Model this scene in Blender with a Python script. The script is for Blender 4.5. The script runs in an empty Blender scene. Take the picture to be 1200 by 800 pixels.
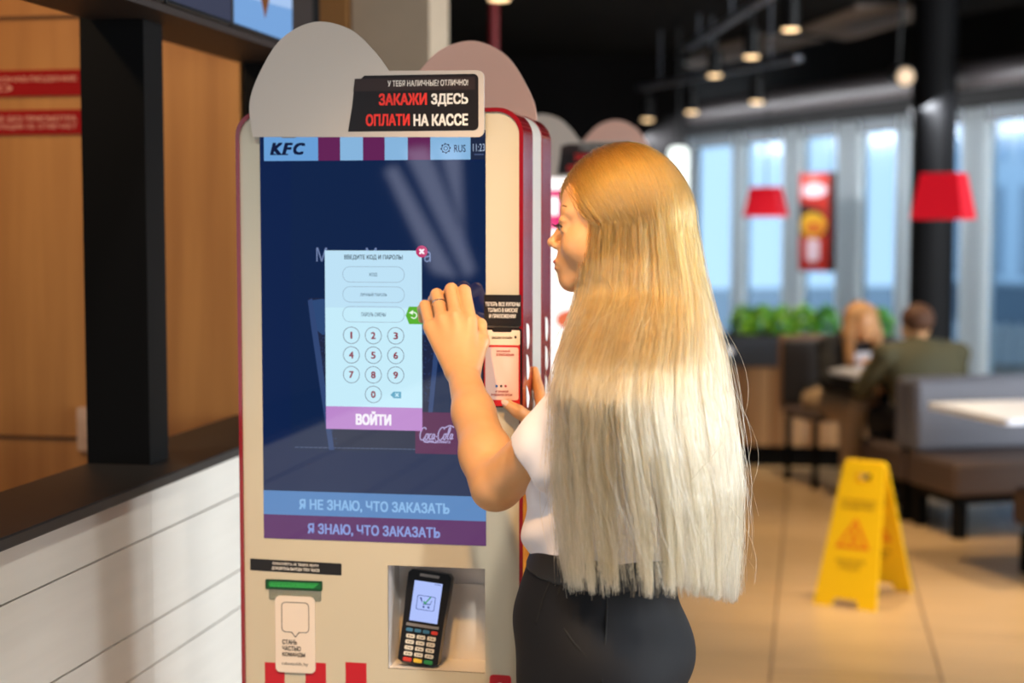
import bpy, math, random
import numpy as np
from mathutils import Vector, Matrix, Euler
random.seed(7); RNG = np.random.default_rng(11)
SC = bpy.context.scene; COL = SC.collection
R = math.radians

# ------------------------------------------------------------------ camera, world, exposure
F_PX, YAW, PITCH, EYE = 1914.0, R(10.36), R(4.03), 1.55
cam_d = bpy.data.cameras.new('camera'); cam = bpy.data.objects.new('camera', cam_d); COL.objects.link(cam)
cam.location = (0, 0, EYE); cam.rotation_euler = (R(90) - PITCH, 0, YAW)
cam_d.sensor_width = 36; cam_d.sensor_fit = 'HORIZONTAL'; cam_d.lens = F_PX / 1200 * 36
cam_d.clip_start = 0.05; cam_d.clip_end = 300
cam_d.dof.use_dof = True; cam_d.dof.focus_distance = 2.6; cam_d.dof.aperture_fstop = 2.45
SC.camera = cam
vs = SC.view_settings; vs.view_transform = 'Standard'; vs.look = 'None'; vs.gamma = 1.0; vs.use_curve_mapping = False
vs.exposure = 0.0
WORLD_STRENGTH = 1.75
w = bpy.data.worlds.new('overcast_sky'); SC.world = w; w.use_nodes = True
nt = w.node_tree; bg = nt.nodes['Background']
tc = nt.nodes.new('ShaderNodeTexCoord'); sx = nt.nodes.new('ShaderNodeSeparateXYZ'); cr = nt.nodes.new('ShaderNodeValToRGB')
nt.links.new(tc.outputs['Generated'], sx.inputs[0]); nt.links.new(sx.outputs['Z'], cr.inputs[0]); nt.links.new(cr.outputs[0], bg.inputs[0])
cr.color_ramp.elements[0].color = (0.72, 0.86, 1.0, 1); cr.color_ramp.elements[0].position = 0.0
cr.color_ramp.elements[1].color = (0.80, 0.91, 1.0, 1); cr.color_ramp.elements[1].position = 0.6
bg.inputs[1].default_value = WORLD_STRENGTH

def lamp(kind, name, loc, energy, color, aim=None, **kw):
    d = bpy.data.lights.new(name, kind); d.energy = energy; d.color = color
    for k, v in kw.items(): setattr(d, k, v)
    o = bpy.data.objects.new(name, d); COL.objects.link(o); o.location = loc
    if aim is not None: o.rotation_euler = (Vector(aim) - Vector(loc)).to_track_quat('-Z', 'Y').to_euler()
    return o
WARM = (1.0, 0.55, 0.18); SOFTWARM = (1.0, 0.80, 0.56); DAY = (0.88, 0.95, 1.0)
# ceiling spots over the ordering area, the kitchen and the aisle; daylight through the side and front glazing of the hall; plus added fill lamps
lamp('SPOT', 'ceiling_spot_over_guest', (-0.50, 1.30, 2.95), 185, WARM, (-0.33, 2.42, 1.25), spot_size=R(46), spot_blend=0.6, shadow_soft_size=0.05)
lamp('SPOT', 'ceiling_spot_over_kiosk', (-0.95, 1.0, 2.95), 40, (1.0, .95, .84), (-0.8, 2.8, 1.2), spot_size=R(70), spot_blend=0.8, shadow_soft_size=0.06)
lamp('SPOT', 'ceiling_spot_in_kitchen', (-2.2, 2.6, 2.9), 80, (1.0, 0.70, 0.40), (-2.0, 4.1, 1.4), spot_size=R(95), spot_blend=0.8, shadow_soft_size=0.08)
for i, (x, y) in enumerate(((0.1, 7.4), (0.55, 5.7), (-0.1, 9.3), (0.9, 7.0))):
    lamp('SPOT', 'ceiling_spot_over_aisle', (x, y, 2.9), 190, (1.0, 0.74, 0.44), (x, y + 0.1, 0), spot_size=R(62), spot_blend=0.7, shadow_soft_size=0.05)
lamp('AREA', 'daylight_from_side_glazing', (5.6, 2.6, 1.7), 420, DAY, (-0.4, 2.6, 1.0), shape='RECTANGLE', size=4.0, size_y=2.2)
lamp('AREA', 'daylight_from_front_glazing', (2.6, -4.5, 1.7), 60, DAY, (-0.9, 2.8, 0.9), shape='RECTANGLE', size=3.0, size_y=2.2)
lamp('SPOT', 'ceiling_spot_near_entrance', (0.30, 0.70, 2.95), 165, (1.0, .95, .84), (-0.35, 2.35, 1.0), spot_size=R(50), spot_blend=0.7, shadow_soft_size=0.06)  # added fill lamp to brighten the near side of hair and blouse
lamp('SPOT', 'ceiling_spot_over_planter', (0.0, 9.4, 2.95), 110, (1.0, .95, .85), (0.1, 10.75, .95), spot_size=R(50), spot_blend=0.7, shadow_soft_size=0.05)  # added fill lamp to brighten the shrubs
lamp('AREA', 'daylight_over_dining', (5.9, 6.4, 1.8), 380, DAY, (0.6, 10.5, 0.9), shape='RECTANGLE', size=3.0, size_y=2.2)  # added fill from the right to brighten window frames, benches and people

# ------------------------------------------------------------------ geometry of the view, in room axes
FW = np.array([-math.sin(YAW) * math.cos(PITCH), math.cos(YAW) * math.cos(PITCH), -math.sin(PITCH)])
RT = np.array([math.cos(YAW), math.sin(YAW), 0.0]); UP = np.cross(RT, FW); CAM = np.array([0, 0, EYE])
def ray(px, py): return FW + RT * (px - 600) / F_PX - UP * (py - 400) / F_PX
def atY(px, py, Y): d = ray(px, py); return CAM + d * (Y / d[1])
def atX(px, py, X): d = ray(px, py); return CAM + d * (X / d[0])
def atZ(px, py, Z): d = ray(px, py); return CAM + d * ((Z - EYE) / d[2])
def atD(px, py, D): return CAM + ray(px, py) * D
def atP(px, py, P, N): d = ray(px, py); return CAM + d * (np.dot(np.array(P) - CAM, N) / np.dot(d, N))
V = lambda *a: np.array(a, float)

# ------------------------------------------------------------------ materials
def lin(c):
    return tuple((x / 255 / 12.92 if x / 255 <= 0.04045 else ((x / 255 + 0.055) / 1.055) ** 2.4) for x in c)
MATS = {}
def mat(name, rgb=(200, 200, 200), rough=0.5, metal=0.0, emit=None, estr=1.0, coat=0.0, spec=0.5, trans=0.0, sss=0.0, var=0.0, vscale=8.0, stretch=(1, 1, 1), bump=0.0, rgb2=None, alpha=1.0, sheen=0.0, transl=0.0):
    if name in MATS: return MATS[name]
    m = bpy.data.materials.new(name); m.use_nodes = True; n = m.node_tree; b = n.nodes['Principled BSDF']
    c = lin(rgb); b.inputs['Base Color'].default_value = (*c, 1); b.inputs['Roughness'].default_value = rough
    b.inputs['Metallic'].default_value = metal; b.inputs['Coat Weight'].default_value = coat; b.inputs['Coat Roughness'].default_value = 0.04
    b.inputs['Specular IOR Level'].default_value = spec; b.inputs['Transmission Weight'].default_value = trans
    b.inputs['Alpha'].default_value = alpha; b.inputs['Sheen Weight'].default_value = sheen
    if sss: b.inputs['Subsurface Weight'].default_value = sss; b.inputs['Subsurface Radius'].default_value = (0.012, 0.005, 0.003); b.inputs['Subsurface Scale'].default_value = 1.0
    if emit is not None: b.inputs['Emission Color'].default_value = (*lin(emit), 1); b.inputs['Emission Strength'].default_value = estr
    if var or bump:
        t = n.nodes.new('ShaderNodeTexCoord'); mp = n.nodes.new('ShaderNodeMapping'); mp.inputs['Scale'].default_value = stretch
        nz = n.nodes.new('ShaderNodeTexNoise'); nz.inputs['Scale'].default_value = vscale; nz.inputs['Detail'].default_value = 6
        n.links.new(t.outputs['Object'], mp.inputs[0]); n.links.new(mp.outputs[0], nz.inputs['Vector'])
        if var:
            r = n.nodes.new('ShaderNodeValToRGB'); c2 = lin(rgb2) if rgb2 else tuple(x * (1 - var) for x in c)
            r.color_ramp.elements[0].color = (*c2, 1); r.color_ramp.elements[1].color = (*c, 1)
            r.color_ramp.elements[0].position = 0.32; r.color_ramp.elements[1].position = 0.68
            n.links.new(nz.outputs['Fac'], r.inputs[0]); n.links.new(r.outputs[0], b.inputs['Base Color'])
        if bump:
            bp = n.nodes.new('ShaderNodeBump'); bp.inputs['Strength'].default_value = bump; bp.inputs['Distance'].default_value = 0.004
            n.links.new(nz.outputs['Fac'], bp.inputs['Height']); n.links.new(bp.outputs[0], b.inputs['Normal'])
    if transl:
        tb = n.nodes.new('ShaderNodeBsdfTranslucent'); tb.inputs[0].default_value = (*c, 1); ms = n.nodes.new('ShaderNodeMixShader'); ms.inputs[0].default_value = transl
        n.links.new(b.outputs[0], ms.inputs[1]); n.links.new(tb.outputs[0], ms.inputs[2]); n.links.new(ms.outputs[0], n.nodes['Material Output'].inputs[0])
    MATS[name] = m; return m
def glow(rgb, s=1.0):                                   # lit pixels of a display under glass
    return mat('display_%d_%d_%d' % tuple(rgb), (2, 2, 3), 0.03, emit=rgb, estr=s, spec=0.85)

# ------------------------------------------------------------------ mesh collector
XZ = (V(0, 0, 0), V(1, 0, 0), V(0, 0, 1))
class MB:
    def __init__(s): s.v = []; s.f = []; s.m = []
    def add(s, vs_, fs, mi=0):
        o = len(s.v); s.v.extend([tuple(map(float, p)) for p in vs_])
        s.f.extend([tuple(i + o for i in f) for f in fs]); s.m.extend([mi] * len(fs)); return s
    def box(s, lo, hi, mi=0, rot=0.0, about=None, bev=0.0):
        lo, hi = np.minimum(lo, hi).astype(float), np.maximum(lo, hi).astype(float)
        b = min(bev, *(0.45 * (hi - lo))) if bev else 0
        if b:
            P = []; idx = {}
            for sx_ in (0, 1):
                for sy in (0, 1):
                    for sz in (0, 1):
                        c = np.where((sx_, sy, sz), hi, lo); d = np.where((sx_, sy, sz), -b, b)
                        for ax in range(3):
                            p = c + d; p[ax] = c[ax]; idx[(sx_, sy, sz, ax)] = len(P); P.append(p)
            fs = []
            g = lambda a, ax: idx[(*a, ax)]
            for ax in range(3):
                u, w_ = (ax + 1) % 3, (ax + 2) % 3
                for sg in (0, 1):
                    q = []
                    for (a, c) in ((0, 0), (1, 0), (1, 1), (0, 1)):
                        k = [0, 0, 0]; k[ax] = sg; k[u] = a; k[w_] = c; q.append(g(k, ax))
                    fs.append(q if sg else q[::-1])
                    for sg2 in (0, 1):                 # edge strips between ax and u faces
                        q = []
                        for c in (0, 1):
                            k = [0, 0, 0]; k[ax] = sg; k[u] = sg2; k[w_] = c; q.append((g(k, ax), g(k, u)))
                        f = [q[0][0], q[1][0], q[1][1], q[0][1]]
                        fs.append(f if (sg == sg2) == False else f[::-1])
            for sx_ in (0, 1):
                for sy in (0, 1):
                    for sz in (0, 1):
                        f = [idx[(sx_, sy, sz, a)] for a in range(3)]
                        fs.append(f if (sx_ + sy + sz) % 2 == 1 else f[::-1])
            P = np.array(P)
        else:
            P = np.array([[(lo, hi)[i][0], (lo, hi)[j][1], (lo, hi)[k][2]] for i in (0, 1) for j in (0, 1) for k in (0, 1)])
            fs = [(0, 1, 3, 2), (4, 6, 7, 5), (0, 4, 5, 1), (2, 3, 7, 6), (0, 2, 6, 4), (1, 5, 7, 3)]
        if rot:
            c = np.array(about if about is not None else (lo + hi) / 2); cs, sn = math.cos(rot), math.sin(rot)
            q = P - c; P = np.stack([q[:, 0] * cs - q[:, 1] * sn, q[:, 0] * sn + q[:, 1] * cs, q[:, 2]], 1) + c
        return s.add(P, fs, mi)
    def poly(s, fr, pts, off=0.0, mi=0):
        O, A, B = fr; N = np.cross(A, B)
        return s.add([O + A * p[0] + B * p[1] + N * off for p in pts], [tuple(range(len(pts)))], mi)
    def slab(s, fr, pts, d0, d1, mi=0, ms=None):        # outline pulled out along the frame's normal
        O, A, B = fr; N = np.cross(A, B); n = len(pts); ms = mi if ms is None else ms
        P = [O + A * p[0] + B * p[1] + N * d for d in (d0, d1) for p in pts]
        s.add(P, [tuple(range(n))[::-1], tuple(range(n, 2 * n))], mi)
        s.add(P, [(i, (i + 1) % n, n + (i + 1) % n, n + i) for i in range(n)], ms); return s
    def ring(s, fr, outer, inner, d0, d1, mi=0):
        O, A, B = fr; N = np.cross(A, B); n = len(outer)
        P = [O + A * p[0] + B * p[1] + N * d for (pp, d) in ((outer, d0), (outer, d1), (inner, d1), (inner, d0)) for p in pp]
        fs = []
        for k in range(4):
            a, b = k * n, ((k + 1) % 4) * n
            fs += [(a + i, a + (i + 1) % n, b + (i + 1) % n, b + i) for i in range(n)]
        return s.add(P, fs, mi)
    def tube(s, pts, r, seg=8, mi=0, caps=True):
        pts = [np.array(p, float) for p in pts]; n = len(pts); rr = r if hasattr(r, '__len__') else [r] * n
        t = [pts[min(i + 1, n - 1)] - pts[max(i - 1, 0)] for i in range(n)]
        ref = V(0, 0, 1) if abs(t[0][2]) < 0.9 * np.linalg.norm(t[0]) else V(1, 0, 0)
        P = []
        for p, d, q in zip(pts, t, rr):
            d = d / np.linalg.norm(d); a = np.cross(d, ref); a /= np.linalg.norm(a); b = np.cross(d, a); ref = np.cross(a, d)
            P += [p + (a * math.cos(2 * math.pi * k / seg) + b * math.sin(2 * math.pi * k / seg)) * q for k in range(seg)]
        fs = [(i * seg + k, i * seg + (k + 1) % seg, (i + 1) * seg + (k + 1) % seg, (i + 1) * seg + k) for i in range(n - 1) for k in range(seg)]
        if caps: fs += [tuple(range(seg))[::-1], tuple(range((n - 1) * seg, n * seg))]
        return s.add(P, fs, mi)
    def lathe(s, c, prof, seg=32, mi=0, sx_=1, sy=1):
        P = [(c[0] + r * sx_ * math.cos(2 * math.pi * k / seg), c[1] + r * sy * math.sin(2 * math.pi * k / seg), c[2] + z) for r, z in prof for k in range(seg)]
        n = len(prof)
        fs = [(i * seg + k, i * seg + (k + 1) % seg, (i + 1) * seg + (k + 1) % seg, (i + 1) * seg + k) for i in range(n - 1) for k in range(seg)]
        fs += [tuple(range(seg))[::-1], tuple(range((n - 1) * seg, n * seg))]
        return s.add(P, fs, mi)
    def text(s, body, fr, box, off=0.0, mi=0, bold=0.0, shear=0.0, keep=False):
        vv, ff = text_mesh(body, bold, shear); x0, y0, x1, y1 = box
        lo, hi = vv.min(0), vv.max(0); k = (hi - lo)[:2]; sc = V((x1 - x0) / k[0], (y1 - y0) / k[1])
        if keep: sc[0] = min(sc[0], sc[1])
        O, A, B = fr; N = np.cross(A, B); lay = vv[:, 2] if vv.shape[1] > 2 else 0 * vv[:, 0]; vv = vv[:, :2]; lo, hi = lo[:2], hi[:2]; q = (vv - lo) * sc + V(x0, y0)
        if keep: q[:, 0] += ((x1 - x0) - k[0] * sc[0]) / 2
        return s.add([O + A * p[0] + B * p[1] + N * (off + l * 2.5e-5) for p, l in zip(q, lay)], ff, mi)
    def build(s, name, mats, parent=None, smooth=False, world=True, angle=None):
        me = bpy.data.meshes.new(name); me.from_pydata(s.v, [], s.f)
        for m in (mats if isinstance(mats, (list, tuple)) else [mats]): me.materials.append(m)
        me.polygons.foreach_set('material_index', s.m)
        if smooth: me.polygons.foreach_set('use_smooth', [True] * len(s.f))
        me.update()
        if angle: me.set_sharp_from_angle(angle=R(angle))
        o = bpy.data.objects.new(name, me); COL.objects.link(o)
        if parent is not None:
            o.parent = parent
            if world:
                p = parent; off = Vector((0, 0, 0))
                while p is not None: off += p.location; p = p.parent
                me.transform(Matrix.Translation(-off))
        return o
_TX = {}
def text_mesh(body, bold=0.0, shear=0.0):               # bold: the outline repeated a hair to each side
    k = (body, bold, shear)
    if k not in _TX:
        c = bpy.data.curves.new('lettering', 'FONT'); c.body = body; c.shear = shear; c.resolution_u = 3; c.align_x = 'CENTER'
        o = bpy.data.objects.new('lettering', c); COL.objects.link(o); dg = bpy.context.evaluated_depsgraph_get()
        me = bpy.data.meshes.new_from_object(o.evaluated_get(dg))
        v = np.array([q.co[:2] for q in me.vertices]); f = [tuple(p.vertices) for p in me.polygons]; V_ = [v]; F_ = list(f)
        if bold:
            bb = bold * 1.15
            for i, (dx, dy) in enumerate(((bb, 0), (-bb, 0), (bb, bb * .7), (-bb, -bb * .7), (bb, -bb * .7), (-bb, bb * .7))):
                V_.append(v + V(dx, dy)); F_ += [tuple(j + len(v) * (i + 1) for j in q) for q in f]
        _TX[k] = (np.concatenate([np.concatenate([q, np.full((len(q), 1), float(i))], 1) for i, q in enumerate(V_)]), F_)
        bpy.data.objects.remove(o); bpy.data.curves.remove(c); bpy.data.meshes.remove(me)
    return _TX[k]
def rrect(x0, y0, x1, y1, r, n=6, corners=(1, 1, 1, 1)):   # counter-clockwise from bottom-left
    out = []
    for (cx, cy, a0), on in zip(((x0 + r, y0 + r, 180), (x1 - r, y0 + r, 270), (x1 - r, y1 - r, 0), (x0 + r, y1 - r, 90)), corners):
        if not on: out.append((cx + (r if a0 in (270, 0) else -r), cy + (r if a0 in (0, 90) else -r))); continue
        out += [(cx + r * math.cos(R(a0 + 90 * k / n)), cy + r * math.sin(R(a0 + 90 * k / n))) for k in range(n + 1)]
    return out
def disc(cx, cy, r, n=28, ry=None): return [(cx + r * math.cos(2 * math.pi * k / n), cy + (ry or r) * math.sin(2 * math.pi * k / n)) for k in range(n)]
def spline(pts, n=8):
    p = [np.array(q, float) for q in pts]; out = []
    for i in range(len(p) - 1):
        a, b, c, d = p[max(i - 1, 0)], p[i], p[i + 1], p[min(i + 2, len(p) - 1)]
        for k in range(n):
            t = k / n; out.append(0.5 * ((2 * b) + (c - a) * t + (2 * a - 5 * b + 4 * c - d) * t * t + (3 * b - a - 3 * c + d) * t ** 3))
    out.append(p[-1]); return out

def tag(o, label, cat, group=None, kind=None):
    o['label'] = label; o['category'] = cat
    if group: o['group'] = group
    if kind: o['kind'] = kind
    return o
def thing(name, label, cat, loc=(0, 0, 0), rz=0.0, group=None):
    o = bpy.data.objects.new(name, None); COL.objects.link(o); o.location = loc; o.rotation_euler = (0, 0, rz); o.empty_display_size = 0.1
    return tag(o, label, cat, group)
def struct(o): o['kind'] = 'structure'; return o
def copy_tree(o, parent=None):
    c = o.copy(); COL.objects.link(c)
    if parent is not None: c.parent = parent
    for ch in list(o.children): copy_tree(ch, c)
    return c

# ------------------------------------------------------------------ signed-distance modelling for bodies and clothes
class SDF:
    def __init__(s, lo, hi, h):
        s.lo = np.array(lo, float); s.h = h; s.n = np.ceil((np.array(hi) - s.lo) / h).astype(int) + 1
        s.g = np.full(s.n, 0.3, np.float32)
    def region(s, lo, hi):
        a = np.clip(np.floor((np.array(lo) - s.lo) / s.h).astype(int), 0, s.n - 1); b = np.clip(np.ceil((np.array(hi) - s.lo) / s.h).astype(int) + 1, 1, s.n)
        sl = tuple(slice(i, j) for i, j in zip(a, b))
        ax = [(s.lo[k] + s.h * np.arange(a[k], b[k])).astype(np.float32) for k in range(3)]
        return sl, np.meshgrid(*ax, indexing='ij', sparse=True)
    def put(s, sl, d, k, op):
        g = s.g[sl]
        if op == 'u':
            if k: h = np.clip(0.5 + 0.5 * (d - g) / k, 0, 1); s.g[sl] = d * (1 - h) + g * h - k * h * (1 - h)
            else: s.g[sl] = np.minimum(g, d)
        else:
            nd = -d
            if k: h = np.clip(0.5 - 0.5 * (nd - g) / k, 0, 1); s.g[sl] = nd * (1 - h) + g * h + k * h * (1 - h)
            else: s.g[sl] = np.maximum(g, nd)
    def cone(s, a, b, ra, rb=None, k=0.01, op='u'):
        a = np.array(a, float); b = np.array(b, float); rb = ra if rb is None else rb; m = max(ra, rb) + k + 3 * s.h + (0.02 if op == 'u' else 0)
        sl, (X, Y, Z) = s.region(np.minimum(a, b) - m, np.maximum(a, b) + m); d = b - a; L = max(d @ d, 1e-9)
        t = np.clip(((X - a[0]) * d[0] + (Y - a[1]) * d[1] + (Z - a[2]) * d[2]) / L, 0, 1)
        q = np.sqrt((X - a[0] - t * d[0]) ** 2 + (Y - a[1] - t * d[1]) ** 2 + (Z - a[2] - t * d[2]) ** 2) - (ra + (rb - ra) * t)
        s.put(sl, q.astype(np.float32), k, op); return s
    def chain(s, pts, rs, k=0.008):
        for i in range(len(pts) - 1): s.cone(pts[i], pts[i + 1], rs[i], rs[i + 1], k)
        return s
    def ell(s, c, r, axes=None, k=0.01, op='u'):
        c = np.array(c, float); r = np.array(r, float); m = r.max() + k + 3 * s.h + (0.02 if op == 'u' else 0)
        sl, (X, Y, Z) = s.region(c - m, c + m); X = X - c[0]; Y = Y - c[1]; Z = Z - c[2]
        A = np.eye(3) if axes is None else np.array(axes, float)
        q = [A[i][0] * X + A[i][1] * Y + A[i][2] * Z for i in range(3)]
        k0 = np.sqrt(sum((q[i] / r[i]) ** 2 for i in range(3))); k1 = np.sqrt(sum((q[i] / r[i] ** 2) ** 2 for i in range(3))) + 1e-6
        s.put(sl, (k0 * (k0 - 1) / k1).astype(np.float32), k, op); return s
    def plane(s, p, n, k=0.0):                          # keep the side the normal points away from
        n = np.array(n, float); n /= np.linalg.norm(n); p = np.array(p, float)
        sl, (X, Y, Z) = s.region(s.lo, s.lo + s.h * s.n)
        s.put(sl, (-((X - p[0]) * n[0] + (Y - p[1]) * n[1] + (Z - p[2]) * n[2])).astype(np.float32), k, 's'); return s
    def warp(s, fn):
        sl, (X, Y, Z) = s.region(s.lo, s.lo + s.h * s.n); s.g = s.g + fn(X, Y, Z).astype(np.float32); return s
    def mesh(s, smooth=1):
        g = s.g; ins = g < 0; nx, ny, nz = g.shape
        c = np.zeros((nx - 1, ny - 1, nz - 1), np.int8)
        for i in (0, 1):
            for j in (0, 1):
                for k in (0, 1): c += ins[i:nx - 1 + i, j:ny - 1 + j, k:nz - 1 + k]
        idx = np.argwhere((c > 0) & (c < 8)); vid = np.full(c.shape, -1, np.int64); vid[tuple(idx.T)] = np.arange(len(idx))
        C = [(i, j, k) for i in (0, 1) for j in (0, 1) for k in (0, 1)]
        val = {q: g[idx[:, 0] + q[0], idx[:, 1] + q[1], idx[:, 2] + q[2]] for q in C}
        acc = np.zeros((len(idx), 3)); cnt = np.zeros(len(idx))
        for q in C:
            for ax in range(3):
                if q[ax]: continue
                p = list(q); p[ax] = 1; a, b = val[q], val[tuple(p)]; m = (a < 0) != (b < 0); t = np.where(m, a / np.where(m, a - b, 1), 0)
                pos = np.tile(np.array(q, float), (len(idx), 1)); pos[:, ax] = t; acc[m] += pos[m]; cnt[m] += 1
        v = (idx + acc / cnt[:, None]) * s.h + s.lo; F = []
        for ax in range(3):
            u, w_ = (ax + 1) % 3, (ax + 2) % 3; n1 = [slice(None)] * 3; n2 = [slice(None)] * 3
            n1[ax] = slice(0, -1); n2[ax] = slice(1, None)
            A, B = ins[tuple(n1)], ins[tuple(n2)]; e = np.argwhere(A != B)
            ok = (e[:, u] > 0) & (e[:, w_] > 0) & (e[:, u] < g.shape[u] - 1) & (e[:, w_] < g.shape[w_] - 1); e = e[ok]
            flip = ~A[tuple(e.T)]; q = []
            for du, dw in ((-1, -1), (0, -1), (0, 0), (-1, 0)):
                t = e.copy(); t[:, u] += du; t[:, w_] += dw; q.append(vid[tuple(t.T)])
            q = np.stack(q, 1); q[flip] = q[flip][:, ::-1]; F.append(q)
        F = np.concatenate(F); use = np.unique(F); mp_ = np.full(len(v), -1); mp_[use] = np.arange(len(use)); v = v[use]; F = mp_[F]
        for _ in range(smooth):
            a = np.zeros_like(v); n = np.zeros(len(v))
            for i in range(4):
                for j in (1, 3): np.add.at(a, F[:, i], v[F[:, (i + j) % 4]]); np.add.at(n, F[:, i], 1)
            v = 0.5 * v + 0.5 * a / np.maximum(n, 1)[:, None]
        return v, F
def body_mesh(name, grids, mats, parent, smooth=1, local=False):     # several volumes -> ONE mesh object
    V_, F_, o = [], [], 0
    for g in grids:
        v, f = g.mesh(smooth); V_.append(v); F_.append(f + o); o += len(v)
    v = np.concatenate(V_); f = np.concatenate(F_); p = None if local else parent; off = np.zeros(3)
    while p is not None: off += np.array(p.location); p = p.parent
    me = bpy.data.meshes.new(name); me.from_pydata((v - off).tolist(), [], f.tolist()); me.polygons.foreach_set('use_smooth', [True] * len(f))
    for m in (mats if isinstance(mats, (list, tuple)) else [mats]): me.materials.append(m)
    me.update(); ob = bpy.data.objects.new(name, me); COL.objects.link(ob); ob.parent = parent
    return ob

# ------------------------------------------------------------------ shared materials
M_black = mat('matt_black', (5, 4, 4), 0.7, spec=.15)
M_blackmetal = mat('black_metal', (14, 13, 14), 0.4, spec=0.3)
M_ceil = mat('black_ceiling', (14, 12, 11), 0.9, spec=.2)
M_wood = mat('oak_veneer', (196, 136, 68), 0.5, var=0.2, vscale=3.0, stretch=(5, 5, 0.35), rgb2=(170, 112, 50))
M_counterwhite = mat('white_limed_boards', (226, 222, 214), 0.5, var=0.06, vscale=5, stretch=(1, 0.5, 6), bump=0.15)
M_ledge = mat('dark_ledge', (40, 37, 37), 0.5, var=0.2, vscale=20)
M_cream = mat('cream_lacquer', (208, 198, 176), 0.22, coat=0.3)
M_red = mat('red_lacquer', (140, 14, 26), 0.18, coat=0.6)
M_redflat = mat('red_print', (196, 20, 38), 0.35)
M_steel = mat('brushed_steel', (178, 172, 166), 0.35, metal=0.85)
M_white = mat('white_board', (236, 228, 222), 0.4)
M_offwhite = mat('blank_topper_board', (206, 194, 184), 0.4)
M_print = mat('white_print', (240, 236, 230), 0.5)
M_dark = mat('near_black_print', (24, 20, 22), 0.35)

# ------------------------------------------------------------------ the setting
def floor_mat():
    m = bpy.data.materials.new('beige_floor_tiles'); m.use_nodes = True; n = m.node_tree; b = n.nodes['Principled BSDF']; L = n.links.new
    tc_ = n.nodes.new('ShaderNodeTexCoord'); mp = n.nodes.new('ShaderNodeMapping'); mp.inputs['Rotation'].default_value = (0, 0, R(90)); mp.inputs['Location'].default_value = (0.3, 0.12, 0)
    br = n.nodes.new('ShaderNodeTexBrick'); br.inputs['Scale'].default_value = 1.0; br.inputs['Brick Width'].default_value = 1.2; br.inputs['Row Height'].default_value = 0.58
    br.inputs['Mortar Size'].default_value = 0.005; br.inputs['Color1'].default_value = (*lin((204, 170, 126)), 1); br.inputs['Color2'].default_value = (*lin((196, 162, 118)), 1); br.inputs['Mortar'].default_value = (*lin((140, 112, 82)), 1)
    nz = n.nodes.new('ShaderNodeTexNoise'); nz.inputs['Scale'].default_value = 3.0; nz.inputs['Detail'].default_value = 8
    mp2 = n.nodes.new('ShaderNodeMapping'); mp2.inputs['Scale'].default_value = (0.6, 3.0, 1)
    mx = n.nodes.new('ShaderNodeMix'); mx.data_type = 'RGBA'; mx.blend_type = 'MULTIPLY'; mx.inputs[0].default_value = 0.35
    L(tc_.outputs['Object'], mp.inputs[0]); L(mp.outputs[0], br.inputs['Vector']); L(tc_.outputs['Object'], mp2.inputs[0]); L(mp2.outputs[0], nz.inputs['Vector'])
    L(br.outputs['Color'], mx.inputs[6]); L(nz.outputs['Fac'], mx.inputs[7]); L(mx.outputs[2], b.inputs['Base Color'])
    b.inputs['Roughness'].default_value = 0.36; return m
struct(MB().box((-4.5, -7, -0.1), (9, 19, 0)).build('floor', floor_mat()))
struct(MB().box((-6, -7, 3.05), (10, 22, 3.2)).build('ceiling', M_ceil))
struct(MB().box((6.4, -7, 0), (6.5, 8.2, 3.05)).build('wall_right', mat('plaster_grey', (120, 116, 112), .8)))
struct(MB().box((-4.5, -7.1, 0), (6.5, -7, 3.05)).build('wall_front', mat('plaster_dark', (60, 56, 60), .8)))
def reflection_panel(k, pts):  # unseen glowing panels added to be mirrored in the touchscreen, no real windows
    q = [atY(x, y, 2 * 2.8 + 6.98) for x, y in pts]; fr = (V(0, -6.99, 0), V(-1, 0, 0), V(0, 0, 1))
    o = MB().slab(fr, [(-p[0], p[2]) for p in q], -.02, .004).build('window_%d' % k, mat('frame_dark', (20, 20, 24), .5)); struct(o)
    c = sum(q) / len(q); MB().slab(fr, [(-(c[0] + (p[0] - c[0]) * .93), c[2] + (p[2] - c[2]) * .95) for p in q], .004, .012).build('pane', mat('daylit_pane', (200, 206, 230), .2, emit=(206, 210, 236), estr=1.9), o)
reflection_panel(11, [(448, 196), (462, 190), (540, 330), (508, 322)]); reflection_panel(12, [(470, 172), (500, 168), (560, 320), (548, 330)]); reflection_panel(13, [(512, 168), (540, 170), (545, 300), (540, 262)])
# half-height serving counter with white boards, dark ledge, column and header above it
YE = 5.0
for (z0, z1) in ((0.10, 0.30), (0.30, 0.476), (0.476, 0.664), (0.664, 0.752), (0.752, 0.929), (0.929, 1.03)):
    pass
cw = MB()
for (y0, y1) in ((-1.5, 0.62), (0.62, 1.85), (1.85, 3.07), (3.07, 4.29), (4.29, YE)):
    for (z0, z1) in ((0.08, 0.30), (0.30, 0.476), (0.476, 0.664), (0.664, 0.752), (0.752, 0.929), (0.929, 1.03)):
        cw.box((-1.33, y0 + 0.0012, z0 + 0.0018), (-1.30, y1 - 0.0012, z1 - 0.0018))
cbase = MB().box((-1.46, -1.5, 0), (-1.325, YE, 1.028))
t = thing('serving_counter', 'white boarded serving counter with a dark ledge on top along the left side', 'counter', (-1.4, 2.5, 0))
cw.build('board_front', M_counterwhite, t); cbase.build('core', mat('groove_grey', (88, 86, 84), 0.7), t)
MB().box((-1.497, -1.5, 1.03), (-1.268, YE, 1.052), bev=0.003).build('ledge', M_ledge, t)
struct(MB().box((-1.495, 3.2, 1.0525), (-1.355, 3.30, 3.05)).build('pillar_black', M_black))
struct(MB().box((-1.47, 0.5, 1.975), (-1.272, 4.1, 3.05)).build('wall_header', mat('dark_header', (38, 24, 16), 0.55)))
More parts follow.
